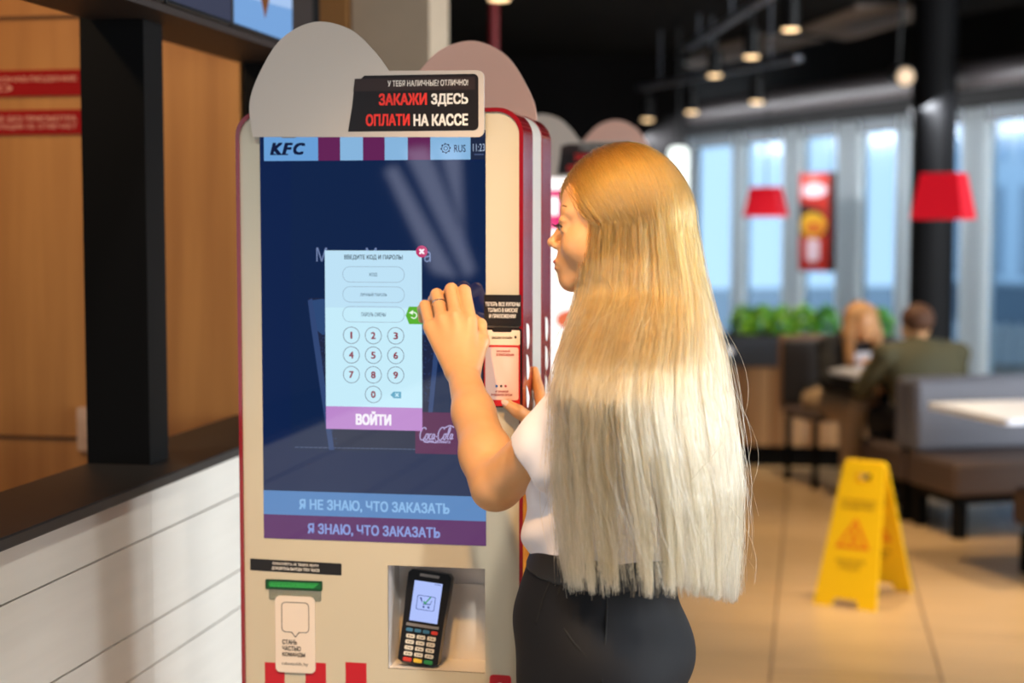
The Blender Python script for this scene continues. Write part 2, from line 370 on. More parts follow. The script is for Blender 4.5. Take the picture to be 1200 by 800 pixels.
struct(MB().box((-3.8, 4.10, 0), (-1.472, 4.16, 3.05)).build('wall_kitchen', M_wood))
struct(MB().box((-3.8, 1.0, 0), (-3.7, 4.1, 3.05)).build('wall_left', M_wood))
struct(MB().box((-1.46, 4.10, 1.06), (-1.272, 4.16, 3.05)).build('wall_dark', M_black))
jt = MB()
for z in (0.98, 2.105): jt.box((-3.6, 4.094, z - 0.004), (-1.52, 4.102, z + 0.004))
struct(jt.build('trim_1', mat('joint_brown', (96, 58, 26), 0.7)))
struct(MB().box((-2.6, 5.0, 0), (-1.44, 5.08, 3.05)).build('wall_rear_kitchen', mat('brown_panel', (160, 112, 62), 0.6, var=0.1)))
struct(MB().box((-1.43, 5.02, 0), (-1.18, 5.3, 3.05)).build('pillar_beige', mat('beige_plaster', (190, 170, 146), 0.8, var=0.08)))

def strip_sign(px, body, label):
    x0, y0, x1, y1 = px; a = atY(x0, y1, 4.09); b = atY(x1, y0, 4.09); x0_ = a[0] - 0.22
    s = MB().slab(XZ, rrect(x0_, a[2], b[0] + 0.12, b[2], 0.004, 2), -4.098, -4.092)
    o = s.build('notice_strip', mat('red_notice', (150, 6, 12), 0.7, spec=.2)); tag(o, label, 'notice', 'red notices on the wood panelling')
    tx = MB(); h = (b[2] - a[2])
    for i, ln in enumerate(body): tx.text(ln[0], XZ, (x0_ + 0.02, a[2] + h * (0.52 - 0.33 * i), x0_ + 0.02 + ln[1], a[2] + h * (0.76 - 0.33 * i)), 4.0 - 8.0 + -0.0905, 0, 0.02)
    t_ = tx.build('lettering', mat('pink_print', (222, 150, 130), 0.6)); t_.parent = o
strip_sign((0, 81, 94, 113), [('ВЕДЕТСЯ ВИДЕОНАБЛЮДЕНИЕ', 0.42), ('МЕСТО', 0.235)], 'upper red notice strip on the wood wall, its second line short')
strip_sign((0, 128, 95, 158), [('ЗА ОСТАВЛЕННЫЕ БЕЗ ПРИСМОТРА', 0.42), ('ВЕЩИ АДМИНИСТРАЦИЯ НЕ ОТВЕЧАЕТ', 0.42)], 'lower red notice strip on the wood wall, with two full lines of text')
a = atY(91, 528, 4.09); b = atY(99, 477, 4.09)
sw = MB().slab(XZ, rrect(a[0], a[2], a[0] + 0.075, b[2], 0.008, 3), -4.0995, -4.088).build('wall_switch', mat('pale_plastic', (214, 178, 150), 0.4)); tag(sw, 'pale upright switch plate on the wood wall beside the black column', 'switch')
MB().slab(XZ, rrect(a[0] + 0.02, a[2] + 0.03, a[0] + 0.055, b[2] - 0.03, 0.004, 3), -4.088, -4.083).build('rocker', mat('pale_plastic'), sw)

# menu screens over the counter
def menu_screen(y0, y1, name_label, draw, z0=1.99, tilt=0.0):
    t_ = thing('menu_screen', name_label, 'menu screen', (-1.262, (y0 + y1) / 2, z0), group='menu screens over the counter')
    fr = (V(-1.258, y0, z0), V(0, 1, 0), V(0, 0, 1)); W, H = y1 - y0, 0.62
    MB().box((-1.271, y0 + 0.003, z0), (-1.2585, y1 - 0.003, z0 + H), bev=0.002).build('bezel', M_blackmetal, t_)
    m = MB(); mats = draw(m, fr, W, H); m.build('screen', mats, t_); return t_
def burger(m, fr, cx, cy, s, o):
    m.poly(fr, disc(cx, cy + .34 * s, .40 * s, 24, .18 * s), .001, o); m.poly(fr, disc(cx - .08 * s, cy + .16 * s, .42 * s, 24, .10 * s), .0012, o + 1)
    m.poly(fr, disc(cx + .1 * s, cy + .05 * s, .34 * s, 24, .10 * s), .0014, o + 2); m.poly(fr, disc(cx, cy - .12 * s, .36 * s, 24, .18 * s), .0016, o + 3)
    m.poly(fr, [(cx - .26 * s, cy - .22 * s), (cx, cy - .62 * s), (cx + .26 * s, cy - .22 * s)], .0018, o + 3)
BURG = [glow((176, 110, 44)), glow((176, 190, 40)), glow((226, 120, 150)), glow((120, 74, 44))]
def draw_dark(m, fr, W, H):
    m.poly(fr, rrect(.006, .008, W - .006, H - .008, .002, 1), .0006, 0); m.poly(fr, [(W * .55, .05), (W * .9, .09), (W * .92, H * .6), (W * .5, H * .6)], .0008, 1)
    for k in range(3): m.poly(fr, [(W * .1, .045 + .022 * k), (W * (.62 - .1 * k), .045 + .022 * k), (W * (.62 - .1 * k), .054 + .022 * k), (W * .1, .054 + .022 * k)], .001, 2)
    m.poly(fr, [(W * .45, .16), (W * .56, .09), (W * .64, .14), (W * .5, .25)], .0011, 3)
    burger(m, fr, W * .3, .22, .16, 4); return [glow((62, 66, 86)), glow((80, 80, 130)), glow((130, 140, 160)), glow((190, 30, 50))] + BURG
def draw_light(m, fr, W, H):
    m.poly(fr, rrect(.006, .008, W - .006, H - .008, .002, 1), .0006, 0); m.poly(fr, [(0.006, .008), (W - .006, .008), (W - .006, .09), (.006, .07)], .0007, 1)
    burger(m, fr, W * .5, .165, .2, 2); return [glow((168, 198, 240)), glow((120, 165, 220))] + BURG
menu_screen(2.48, 3.085, 'dark menu screen partly behind the black column', draw_dark)
menu_screen(3.09, 3.46, 'dark grey menu screen with a burger, between column and pale screen', draw_dark)
menu_screen(3.465, 3.89, 'pale blue menu screen with a burger, at the far end of the row', draw_light)

# ------------------------------------------------------------------ self-order kiosk
YK = 2.8
def K(px, py): p = atY(px, py, YK); return p[0], p[2]
def kbox(x0, y0, x1, y1):                               # picture box -> box on the kiosk's front (left column sets the height)
    a = K(x0, y1); b = K(x1, y0); c = K(x0, y0); return (a[0], a[1], b[0], c[1])
def build_kiosk(dx, dy, label, live=True):
    t = thing('self_order_kiosk', label, 'ordering kiosk', (-0.752 + dx, 2.95 + dy, 0), group=None)
    D = V(dx, dy, 0); fr = (D.copy(), V(1, 0, 0), V(0, 0, 1))            # front frame: offset along -Y is positive
    def P(d): return -YK + d                                              # offset of a layer d metres in front of YK
    x0, x1, z0, z1 = -1.006, -0.4985, 0.06, 1.748
    nb = kbox(455, 662, 568.5, 783); nx0, nz0, nx1, nz1 = nb
    so = kbox(309.5, 155, 569.2, 630)                                     # screen opening
    # red shells and cream core
    rs = MB(); ou = rrect(x0 - .007, z0 - .007, x1 + .007, z1 + .007, .045, 8); inn = rrect(x0, z0, x1, z1, .04, 8)
    rs.ring(fr, ou, inn, P(-.095), P(.004)); rs.slab(fr, inn, P(-.0945), P(-.09)); rs.build('front_shell', M_red, t, True, angle=40)
    MB().slab(fr, rrect(x0 - .005, z0, x1 + .005, z1 + .004, .040, 8), P(-.2), P(-.0955)).build('core', mat('cream_core', (196, 188, 178), 0.4), t, True, angle=40)
    bs = MB(); bs.ring(fr, ou, inn, P(-.305), P(-.2005)); bs.slab(fr, inn, P(-.206), P(-.2)); bs.build('rear_shell', M_red, t, True, angle=40)
    MB().slab(fr, inn, P(-.302), P(-.29)).build('rear_panel', M_cream, t, True, angle=40)
    sc_ = MB()
    for z in (1.62, 1.42, 1.36, 1.22): sc_.lathe((0, 0, 0), [(0, 0), (.004, 0), (.004, .002), (0, .003)], 10)
    # cream front: pieces around the niche, one mesh
    fp = MB(); e = 0.0
    fp.slab(fr, [(x0, nz1), (x1, nz1)] + rrect(x0, z0, x1, z1, .04, 8)[18:], P(-.004), P(e))
    fp.slab(fr, [(x0, nz0), (nx0, nz0), (nx0, nz1), (x0, nz1)], P(-.004), P(e)); fp.slab(fr, [(nx1, nz0), (x1, nz0), (x1, nz1), (nx1, nz1)], P(-.004), P(e))
    fp.slab(fr, rrect(x0, z0, x1, z1, .04, 8)[:18] + [(x1, nz0), (x0, nz0)], P(-.004), P(e))
    fp.build('front_panel', M_cream, t)
    nm = MB(); A = [(nx0, nz0), (nx1, nz0), (nx1, nz1), (nx0, nz1)]
    q = lambda d: [D + V(p[0], YK - d, p[1]) for p in A]
    F_, B_ = q(-.0), q(-.085)
    nm.add(F_ + B_, [(4, 5, 6, 7)], 0); nm.add(F_ + B_, [(0, 1, 5, 4), (1, 2, 6, 5), (2, 3, 7, 6), (3, 0, 4, 7)], 0)
    nm.box(D + V(nx0 + .02, YK + .078, nz1 - .05), D + V(nx1 - .02, YK + .084, nz1 - .046))
    nm.build('card_niche', mat('niche_grey', (232, 226, 222), 0.35), t)
    MB().box(D + V(-1.05, 2.72, 0), D + V(-0.455, 3.18, .014), bev=.004).box(D + V(-.98, 2.83, .012), D + V(-.52, 3.07, .07)).build('base_plate', M_steel, t)
    # touchscreen: glass slab, picture layers over it
    sg = MB().slab(fr, [(so[0], so[1]), (so[2], so[1]), (so[2], so[3]), (so[0], so[3])], P(-.003), P(.0008)).build('touchscreen', glow((10, 32, 74)), t)
    if live: live_screen(fr, P, sg, so)
    else:
        s2 = MB(); W, H = so[2] - so[0], so[3] - so[1]; X = lambda u: so[0] + W * u; Z = lambda v: so[1] + H * v
        cols = [glow((255, 250, 246), 1.35), glow((228, 30, 110), 1.1), glow((250, 226, 170), 1.1), glow((150, 205, 90), 1.0), glow((240, 120, 80), 1.0)]
        s2.poly(fr, [(X(.0), Z(.0)), (X(1), Z(.0)), (X(1), Z(1)), (X(0), Z(1))], P(.001), 0); s2.poly(fr, [(X(0), Z(.76)), (X(1), Z(.76)), (X(1), Z(.93)), (X(0), Z(.93))], P(.0014), 1)
        for i in range(3):
            for j in range(3):
                s2.poly(fr, disc(X(.2 + .3 * i), Z(.16 + .2 * j), .042, 20, .03), P(.0014), 2 + (i + j) % 3)
        for k in range(3): s2.poly(fr, [(X(.3 + .22 * k), Z(.82)), (X(.42 + .22 * k), Z(.82)), (X(.42 + .22 * k), Z(.9)), (X(.3 + .22 * k), Z(.9))], P(.0018), 0)
        s2.build('menu_picture', cols, sg)
    # topper: blank rounded board with the black cash notice on it
    bx = kbox(410, 86, 568, 160); cu = MB()
    out = [kbox(*p, *p)[:2] for p in ((300, 161), (296, 122), (309, 84), (334, 46), (372, 27), (412, 35), (440, 60), (458, 84))]
    out = [tuple(p[:2]) for p in spline([V(*o) for o in out], 6)]
    tp = [(bx[2], bx[3])] if False else rrect(bx[0], bx[1] - .004, bx[2] + .002, bx[3], .012, 5, (0, 1, 1, 0))
    pts = out + [p for p in tp if p[0] > bx[0] + .05][::-1][0:0]
    pts = out[:]; right = [p for p in tp if p[0] > (bx[0] + bx[2]) / 2]
    pts = out + right[::-1]; pts = pts[::-1]
    tb = cu.slab(fr, pts, P(.012), P(.017)).build('topper_board', M_offwhite, t)
    m = MB(); b2 = kbox(411, 90, 563, 155); sl = (b2[2] - b2[0]) * .05
    pl = [(b2[0], b2[1])] + [p for p in rrect(b2[0], b2[1], b2[2], b2[3], .009, 5) if p[0] > (b2[0] + b2[2]) / 2] + [(b2[0] + .03, b2[3]), (b2[0] + .012, b2[3] - .016), (b2[0] + .008, b2[1] + .045)]
    m.poly(fr, pl, P(.0174), 0)
    m.poly(fr, [(b2[0] + .01, kbox(420, 96, 560, 106)[1] - .003), (b2[2] - .006, kbox(420, 96, 560, 106)[1] - .003), (b2[2] - .006, kbox(420, 96, 560, 106)[3] + .004), (b2[0] + .013, kbox(420, 96, 560, 106)[3] + .004)], P(.0176), 3)
    m.text('У ТЕБЯ НАЛИЧНЫЕ? ОТЛИЧНО!', fr, kbox(457.5, 95.5, 551, 102.5), P(.018), 1, .012)
    m.text('ЗАКАЖИ', fr, kbox(447, 110.5, 503, 124.5), P(.018), 2, .035); m.text('ЗДЕСЬ', fr, kbox(508, 110.5, 551, 125.5), P(.018), 1, .035)
    m.text('ОПЛАТИ', fr, kbox(432, 134.5, 483, 148.5), P(.018), 2, .035); m.text('НА КАССЕ', fr, kbox(487.5, 134.5, 551, 148.5), P(.018), 1, .035)
    m.build('cash_notice', [mat('topper_black', (26, 19, 19), .3), M_print, mat('topper_red_print', (232, 50, 42), .4), mat('topper_band', (52, 38, 36), .3)], tb)
    # the same topper on the rear face, seen from behind
    xm = x0 + x1
    ptr = [(xm - p[0], p[1]) for p in pts]
    MB().slab(fr, ptr[::-1], P(-.325), P(-.32)).build('rear_topper_board', mat('topper_back', (240, 190, 170), .45), t)  # pink puts light shining through the white board into its colour
    for px in (340, 520):
        g = K(px, 150); MB().box(D + V(g[0] - .012, YK - .0119, 1.706), D + V(g[0] + .012, YK - .0042, 1.744)).build('topper_bracket', M_steel, t)
    if not live: return t
    # notices, slot, flyer, phone poster, stripes
    def frame_rot(px, py, a):
        c = K(px, py); cs, sn = math.cos(R(a)), math.sin(R(a)); return (V(c[0], YK, c[1]), V(cs, 0, sn), V(-sn, 0, cs))
    S = 2.8 / F_PX * 1.022
    fn = frame_rot(346.5, 664, -1.0); w2, h2 = 57.5 * S, 7.2 * S
    m = MB().slab(fn, rrect(-w2, -h2, w2, h2, .001, 1), .0, .0006, 0)
    m.text('ПОЖАЛУЙСТА, НЕ ТЯНИТЕ ЛЕНТУ!', fn, (-29 * S, 1.0 * S, 29 * S, 5.4 * S), .0009, 1, .018); m.text('ДОЖДИТЕСЬ ВЫХОДА ТРЕХ ЧЕКОВ', fn, (-30 * S, -5.2 * S, 30 * S, -.8 * S), .0009, 1, .018)
    m.build('receipt_notice', [M_dark, M_print], t)
    b = kbox(313.5, 680, 376, 687.5); m = MB().ring(fr, rrect(b[0] - .003, b[1] - .003, b[2] + .003, b[3] + .003, .002, 2), rrect(*b, .001, 2), P(0), P(.003)); m.poly(fr, rrect(*b, .001, 1), P(.0006), 1)
    for k in range(5): m.poly(fr, [(b[0] + .004, b[1] + .0015 + .002 * k), (b[2] - .012 + .002 * k, b[1] + .0015 + .002 * k), (b[2] - .012 + .002 * k, b[1] + .0025 + .002 * k), (b[0] + .004, b[1] + .0025 + .002 * k)], P(.0012), 2)
    m.build('receipt_slot', [mat('slot_green', (20, 70, 40), .4), mat('slot_dark', (12, 60, 30), .3, emit=(20, 120, 50), estr=.35), mat('slot_lit', (60, 190, 90), .3, emit=(50, 170, 70), estr=.2)], t)
    b = kbox(315.5, 689, 376.5, 702); MB().slab(fr, rrect(*b, .003, 3), P(.0004), P(.0016)).build('flyer_holder', mat('clear_acrylic', (225, 228, 214), .08, trans=.85), t)
    b = kbox(324, 697, 369.5, 786); fo = MB().slab(fr, rrect(*b, .009, 5), P(.0017), P(.0047)).build('recruitment_flyer', mat('flyer_white', (236, 222, 210), .3), t)
    m = MB(); c = kbox(331, 704, 363, 739.5); ou = rrect(*c, .008, 5); i_ = rrect(c[0] + .0012, c[1] + .0012, c[2] - .0012, c[3] - .0012, .007, 5)
    m.ring(fr, ou, i_, P(.0046), P(.0051)); cxm = (c[0] + c[2]) / 2
    m.slab(fr, [(cxm - .009, c[1] + .0013), (cxm, c[1] - .009), (cxm + .009, c[1] + .0013)], P(.0046), P(.00515), 0)
    m.slab(fr, [(cxm - .0075, c[1] + .0025), (cxm, c[1] - .0068), (cxm + .0075, c[1] + .0025)], P(.0046), P(.0053), 1)
    for i, (tx_, xx) in enumerate((('СТАНЬ', 349), ('ЧАСТЬЮ', 353.5), ('КОМАНДЫ', 358.5))): m.text(tx_, fr, kbox(332, 748 + 7.4 * i, xx, 753.6 + 7.4 * i), P(.0051), 0, .03)
    m.text('rabotavkfc.by', fr, kbox(331.5, 774, 362, 779), P(.0051), 0, .0)
    m.build('flyer_print', [M_dark, mat('flyer_white')], fo)
    st = MB()
    for (a_, b_) in ((310.5, 333.5), (358, 382), (405, 429.5)):
        bb = kbox(a_, 775.5, b_, 790); st.poly(fr, [(bb[0], .42), (bb[2], .42), (bb[2], bb[3]), (bb[0], bb[3])], P(.0004))
    st.build('red_stripes', M_redflat, t)
    b = kbox(574, 790, 599, 815); m = MB().slab(fr, rrect(*b, .006, 4), P(0), P(.002), 0); m.poly(fr, disc((b[0] + b[2]) / 2, (b[1] + b[3]) / 2 - .002, .008), P(.0024), 1); m.build('payment_badge', [M_redflat, M_print], t)
    b = kbox(568, 345, 611.5, 381.5); m = MB().slab(fr, rrect(*b, .001, 1), P(.0042), P(.006), 0)
    for i, (l, xa, xb) in enumerate((('ТЕПЕРЬ ВСЕ КУПОНЫ', 569.5, 610), ('ТОЛЬКО В КИОСКЕ', 572.5, 607.5), ('И ПРИЛОЖЕНИИ', 574, 605))): m.text(l, fr, kbox(xa, 353.5 + 7 * i, xb, 358.3 + 7 * i), P(.0063), 1, .02)
    m.build('coupon_notice', [M_dark, M_print], t)
    b = kbox(566.5, 383.5, 612.5, 476); po = MB().slab(fr, rrect(*b, .006, 5), P(.001), P(.009), 0).build('phone_poster', [mat('phone_frame', (32, 18, 22), .25)], t)
    m = MB(); c = kbox(568.3, 386, 610.5, 474.5); m.poly(fr, rrect(*c, .004, 4), P(.0092), 0)
    d = kbox(568.3, 386, 610.5, 403.5); m.poly(fr, rrect(*d, .003, 4), P(.0094), 1); n_ = kbox(578, 383, 601, 388.5); m.poly(fr, rrect(*n_, .003, 4), P(.0097), 2)
    m.text('ЗАКАЖИ ОНЛАЙН', fr, kbox(577.5, 392.8, 601.5, 396.5), P(.0097), 2, .03)
    for k in range(3): m.poly(fr, rrect(*kbox(571, 392.5 + 1.6 * k, 574.5, 393.3 + 1.6 * k), .0001, 1), P(.0097), 2)
    m.poly(fr, rrect(*kbox(604, 393, 606.5, 396), .0004, 1), P(.0097), 2)
    g = kbox(570, 406, 608.8, 467.5); m.poly(fr, rrect(*g, .004, 4), P(.0095), 3)
    for k, l in enumerate(('ЗАКАЗЫВАЙ', 'В ПРИЛОЖЕНИИ')): m.text(l, fr, kbox(583, 409 + 4.4 * k, 599 + 4.5 * k, 412 + 4.4 * k), P(.0099), 4, .03)
    for k in range(3): m.poly(fr, [(kbox(573.5 + 2.4 * k, 415, 576, 408)[0] + dx_, kbox(573, 415 - 7 * v, 576, 408)[1]) for dx_, v in ((0, 0), (.0012, 0), (.0012 + (.002 if k == 1 else 0), 1), (0 + (.002 if k == 1 else 0), 1))], P(.0099), 4)
    for k, ci in enumerate((5, 2, 4)): m.poly(fr, rrect(*kbox(582 + 5.2 * k, 450.3, 584.6 + 5.2 * k, 453), .0006, 2), P(.0099), ci)
    for k, l in enumerate(('И ЗАБИРАЙ', 'В УДОБНОЕ ВРЕМЯ')): m.text(l, fr, kbox(582 - 5 * k, 456 + 4.3 * k, 597 + 4.5 * k, 459 + 4.3 * k), P(.0099), 4, .03)
    m.build('poster_print', [mat('poster_red', (206, 26, 34), .3), mat('poster_cream', (244, 220, 196), .35), M_dark, mat('poster_pink', (244, 206, 192), .35), mat('poster_red_print', (170, 40, 40), .4), mat('poster_blue', (40, 100, 170), .4)], po)
    xs = x1 + .0072
    for (ya, yb) in ((2.822, 2.862), (3.03, 3.07)):
        sd = MB(); sf = (V(xs, ya, 0), V(0, 1, 0), V(0, 0, 1)); zz = [1.385, 1.330, 1.275, 1.225]
        for k in range(3):
            sd.poly(sf, [tuple(p) for p in spline([V(.004, zz[k] - .004), V(.03 - .006 * k, zz[k] - .012), V(.036, zz[k + 1] + .02), V(.022, zz[k + 1] + .004), V(.008, zz[k + 1] + .012), V(.004, zz[k] - .004)], 5)][:-1][::-1], .0006)
        sd.build('side_mark', M_print, t)
    return t

def live_screen(fr, P, sg, so):
    # header bar
    C = lambda *c: glow(c)
    lb, pu, lb2, na = C(104, 158, 214), C(98, 34, 84), C(134, 180, 220), C(14, 26, 60)
    hb = MB(); top = so[3]; zb = K(309, 188.7)[1]
    def col(x0, x1, mi, d=.0012): hb.poly(fr, [(K(x0, 175)[0], zb), (K(x1, 175)[0], zb), (K(x1, 175)[0], top), (K(x0, 175)[0], top)], P(d), mi)
    for x0, x1, mi in ((309.5, 373, 0), (373, 398.8, 1), (398.8, 425.5, 2), (425.5, 451, 1), (451, 478, 2), (478, 504.5, 1), (504.5, 551.5, 2), (551.5, 569.2, 4)): col(x0, x1, mi)
    for l, a_, b_ in (('K', 317, 331.5), ('F', 331, 343.5), ('C', 344, 358)):
        hb.text(l, fr, kbox(a_, 167.3, b_, 181.5), P(.0018), 3, .045, .25)
    for a_, b_ in ((317.5, 324), (325, 331), (331.5, 338)): hb.poly(fr, rrect(*kbox(a_ - .5, 180.2, b_, 181.8), .0002, 1), P(.0018), 3)
    g = K(522.5, 173.8); n = 32; gear = []
    for k in range(n):
        rr_ = .0092 if (k % 4) in (0, 1) else .0074; gear.append((g[0] + rr_ * math.cos(2 * math.pi * k / n), g[1] + rr_ * math.sin(2 * math.pi * k / n)))
    hb.ring(fr, gear, disc(g[0], g[1], .0064, n), P(.0016), P(.0019), 3); hb.ring(fr, disc(g[0], g[1], .0038, n), disc(g[0], g[1], .0027, n), P(.0016), P(.0019), 3)
    hb.text('RUS', fr, kbox(532.5, 169.7, 546, 178.3), P(.0018), 3, .008); hb.text('11:23', fr, kbox(554.5, 168.5, 568.3, 177.3), P(.0018), 5, .0)
    hb.poly(fr, rrect(*kbox(556, 180.2, 567, 181.8), .0002, 1), P(.0018), 6)
    hb.build('header_bar', [lb, pu, lb2, na, C(30, 40, 66), C(170, 186, 214), C(70, 84, 120)], sg)
    # advertisement behind the login window: glass with dark drink, caption block
    ad = MB(); q = lambda pts, mi, d: ad.poly(fr, [K(*p) for p in pts][::-1], P(d), mi)
    q([(341, 189), (569, 189), (569, 533), (341, 528)], 0, .0010)
    q([(362, 349), (519, 349), (518, 384), (502, 527), (386, 527), (366, 384)], 1, .0013)
    q([(361, 352), (366, 349.5), (372, 384), (392, 527), (386, 527), (365, 384)], 2, .0015); q([(514, 349.5), (520, 352), (517, 384), (503, 527), (498, 527), (511, 384)], 2, .0015)
    q([(363, 352), (378, 350), (400, 349.5), (400, 392), (378, 392), (367, 383)], 3, .0014); q([(480, 350), (517, 350), (515, 392), (480, 392)], 3, .0014)
    for k in range(60):
        x, y = random.uniform(372, 384), random.uniform(392, 520); y2 = y; x += (y - 392) / 128 * 15
        q([(x - .5, y - .5), (x + .5, y - .5), (x + .5, y + .5), (x - .5, y + .5)], 2, .0016)
        x, y = random.uniform(498, 510), random.uniform(392, 470); x -= (y - 392) / 128 * 10; q([(x - .5, y - .5), (x + .5, y - .5), (x + .5, y + .5), (x - .5, y + .5)], 2, .0016)
    ad.text('Магия Момента', fr, kbox(371, 290, 505, 306.5), P(.0016), 4, 0)
    q([(487, 482.5), (569, 484), (569, 533), (487, 531)], 5, .0017)
    # script lettering drawn as strokes
    wd = [[(6, 8), (5, 9.2), (2.5, 9), (.8, 6.5), (.6, 3.5), (2, 1.2), (4, 1.2), (6, 3)], [(8.6, 5), (7, 5), (6.2, 3), (7, 1.3), (8.4, 1.6), (9, 3.4), (8.6, 5), (10, 4.8)],
          [(12.4, 4.8), (11, 5), (10.2, 3), (11, 1.3), (12.6, 2)], [(15.4, 4.8), (14, 5), (13.2, 3), (14, 1.3), (15, 2.5), (15.8, 5), (15.4, 1.8), (16.6, 2.2)], [(17, 3.2), (18.4, 3.4)],
          [(25, 8), (24, 9.4), (21.5, 9), (19.6, 6.5), (19.4, 3.5), (20.8, 1.2), (23, 1.2), (25, 3)], [(27.4, 5), (26, 5), (25.2, 3), (26, 1.3), (27.2, 1.6), (27.8, 3.4), (27.4, 5), (29, 5)],
          [(29, 3), (31, 7), (31.2, 9.4), (30, 9), (29.4, 4), (29.8, 1.4), (31, 2)], [(34.2, 4.8), (32.8, 5), (32, 3), (32.8, 1.3), (33.8, 2.5), (34.6, 5), (34.2, 1.8), (35.4, 2.2)],
          [(4, 1.2), (8, -.6), (13, .2), (17, -.8), (20, .2)], [(25, 9), (30, 10.6), (35, 9.4)]]
    for s_ in wd:
        pp = [K(491 + x * 1.12 + y * .25, 517 - 1.75 * y) for x, y in s_]; sp = spline([V(*p) for p in pp], 5)
        for i in range(len(sp) - 1):
            d = sp[i + 1] - sp[i]; L_ = np.linalg.norm(d)
            if L_ < 1e-6: continue
            nn = V(-d[1], d[0]) / L_ * .0011; ad.poly(fr, [tuple(sp[i] - nn), tuple(sp[i + 1] - nn), tuple(sp[i + 1] + nn), tuple(sp[i] + nn)], P(.0019 + .00001 * (i % 3)), 6)
    ad.text('Магия Момента', fr, kbox(497, 514.5, 528, 518.5), P(.0019), 6, .02)
    for k in range(26):
        x = 346 + 5.5 * k; q([(x, 523 + k * .1), (x + 4.6, 523 + k * .1), (x + 4.6, 524.3 + k * .1), (x, 524.3 + k * .1)], 7, .0014)
    ad.build('advert_picture', [C(12, 34, 72), C(30, 38, 66), C(48, 70, 116), C(44, 72, 118), C(110, 128, 170), C(88, 30, 78), C(172, 160, 206), C(70, 84, 116)], sg)
    # order buttons
    for (ya, yb, rgb, trgb, l, ta, xa, xb) in ((574, 602, (84, 130, 186), (136, 182, 228), 'Я НЕ ЗНАЮ, ЧТО ЗАКАЗАТЬ', 584, 351, 527), (602, 630, (88, 34, 96), (132, 150, 212), 'Я ЗНАЮ, ЧТО ЗАКАЗАТЬ', 612.4, 361, 516)):
        m = MB(); z1_, z0_ = K(310, ya)[1], K(310, yb)[1]; m.poly(fr, [(so[0], z0_), (so[2], z0_), (so[2], z1_), (so[0], z1_)], P(.0012), 0)
        m.text(l, fr, kbox(xa, ta, xb, ta + 14), P(.0017), 1, .03); m.build('order_button', [C(*rgb), C(*trgb)], sg)
    # login window with keypad
    lw = MB(); b = kbox(382.7, 293.3, 494.5, 502); zsp = K(383, 475.5)[1]
    lw.poly(fr, [(b[0], zsp), (b[2], zsp), (b[2], b[3]), (b[0], b[3])], P(.0024), 0)
    zt = K(383, 360)[1]; lw.poly(fr, [(b[0], zt), (b[2], zt), (b[2], b[3]), (b[0], b[3])], P(.0025), 1)
    lw.poly(fr, [(b[0], b[1]), (b[2], b[1]), (b[2], zsp), (b[0], zsp)], P(.0024), 2)
    lw.text('ВВЕДИТЕ КОД И ПАРОЛЬ!', fr, kbox(404, 298.3, 472.5, 304.6), P(.003), 3, .018)
    for (ya, yb, l, xa, xb, ta) in ((312, 330.5, 'КОД', 433.5, 442.5, 319.4), (335.3, 354, 'ЛИЧНЫЙ ПАРОЛЬ', 422.5, 454, 342.2), (358.6, 377, 'ПАРОЛЬ СМЕНЫ', 424, 452.5, 365.8)):
        c = kbox(402, ya, 474.5, yb); rr_ = (c[3] - c[1]) / 2 * .99; lw.ring(fr, rrect(*c, rr_, 8), rrect(c[0] + .0007, c[1] + .0007, c[2] - .0007, c[3] - .0007, rr_ - .0007, 8), P(.0026), P(.0029), 4)
        lw.text(l, fr, kbox(xa, ta, xb, ta + 4.6), P(.003), 5, .012)
    lw.text('ВОЙТИ', fr, kbox(417.5, 481, 459, 497.5), P(.003), 6, .05)
    c = kbox(458, 458.5, 470.5, 466.2); ym = (c[1] + c[3]) / 2
    lw.poly(fr, [(c[0] + .006, c[1]), (c[2], c[1]), (c[2], c[3]), (c[0] + .006, c[3]), (c[0], ym)], P(.003), 7)
    lw.text('×', fr, kbox(463.5, 460, 468, 464.6), P(.0032), 0, .02)
    lw.build('login_window', [C(198, 236, 250), C(190, 226, 246), C(188, 136, 204), C(34, 56, 74), C(132, 152, 172), C(74, 100, 122), C(246, 240, 250), C(96, 166, 196)], sg)
    for i, d_ in enumerate('1234567890'):
        x, y = (438, 461.5) if d_ == '0' else ((412.3, 438, 464.2)[i % 3], 392.6 + 23 * (i // 3)); y += (x - 412) * .012
        c = K(x, y); m = MB().ring(fr, disc(c[0], c[1], .0153, 32), disc(c[0], c[1], .0143, 32), P(.0026), P(.0029), 0)
        m.text(d_, fr, (c[0] - (.0042 if d_ != '1' else .0017), c[1] - .0062, c[0] + (.0042 if d_ != '1' else .0017), c[1] + .0062), P(.003), 1, .025); m.build('keypad_button', [C(96, 96, 116), C(140, 42, 62)], sg)
    c = K(494.7, 294.6); m = MB().poly(fr, disc(c[0], c[1], .0105), P(.0031), 0); m.text('×', fr, (c[0] - .0048, c[1] - .0048, c[0] + .0048, c[1] + .0048), P(.0034), 1, .04); m.build('close_button', [C(190, 44, 100), C(250, 236, 244)], sg)
    c = kbox(476, 359, 500, 379.5); ym = (c[1] + c[3]) / 2; m = MB().poly(fr, [(c[0] + .006, c[1]), (c[2], c[1]), (c[2], c[3]), (c[0] + .006, c[3]), (c[0], ym)], P(.0031), 0)
    g = K(485.5, 369.3); a0 = [(g[0] + .0062 * math.cos(R(a_)), g[1] + .0062 * math.sin(R(a_))) for a_ in range(-150, 121, 15)]; a1 = [(g[0] + .0042 * math.cos(R(a_)), g[1] + .0042 * math.sin(R(a_))) for a_ in range(-150, 121, 15)]
    for i in range(len(a0) - 1): m.poly(fr, [a1[i], a0[i], a0[i + 1], a1[i + 1]], P(.0034), 1)
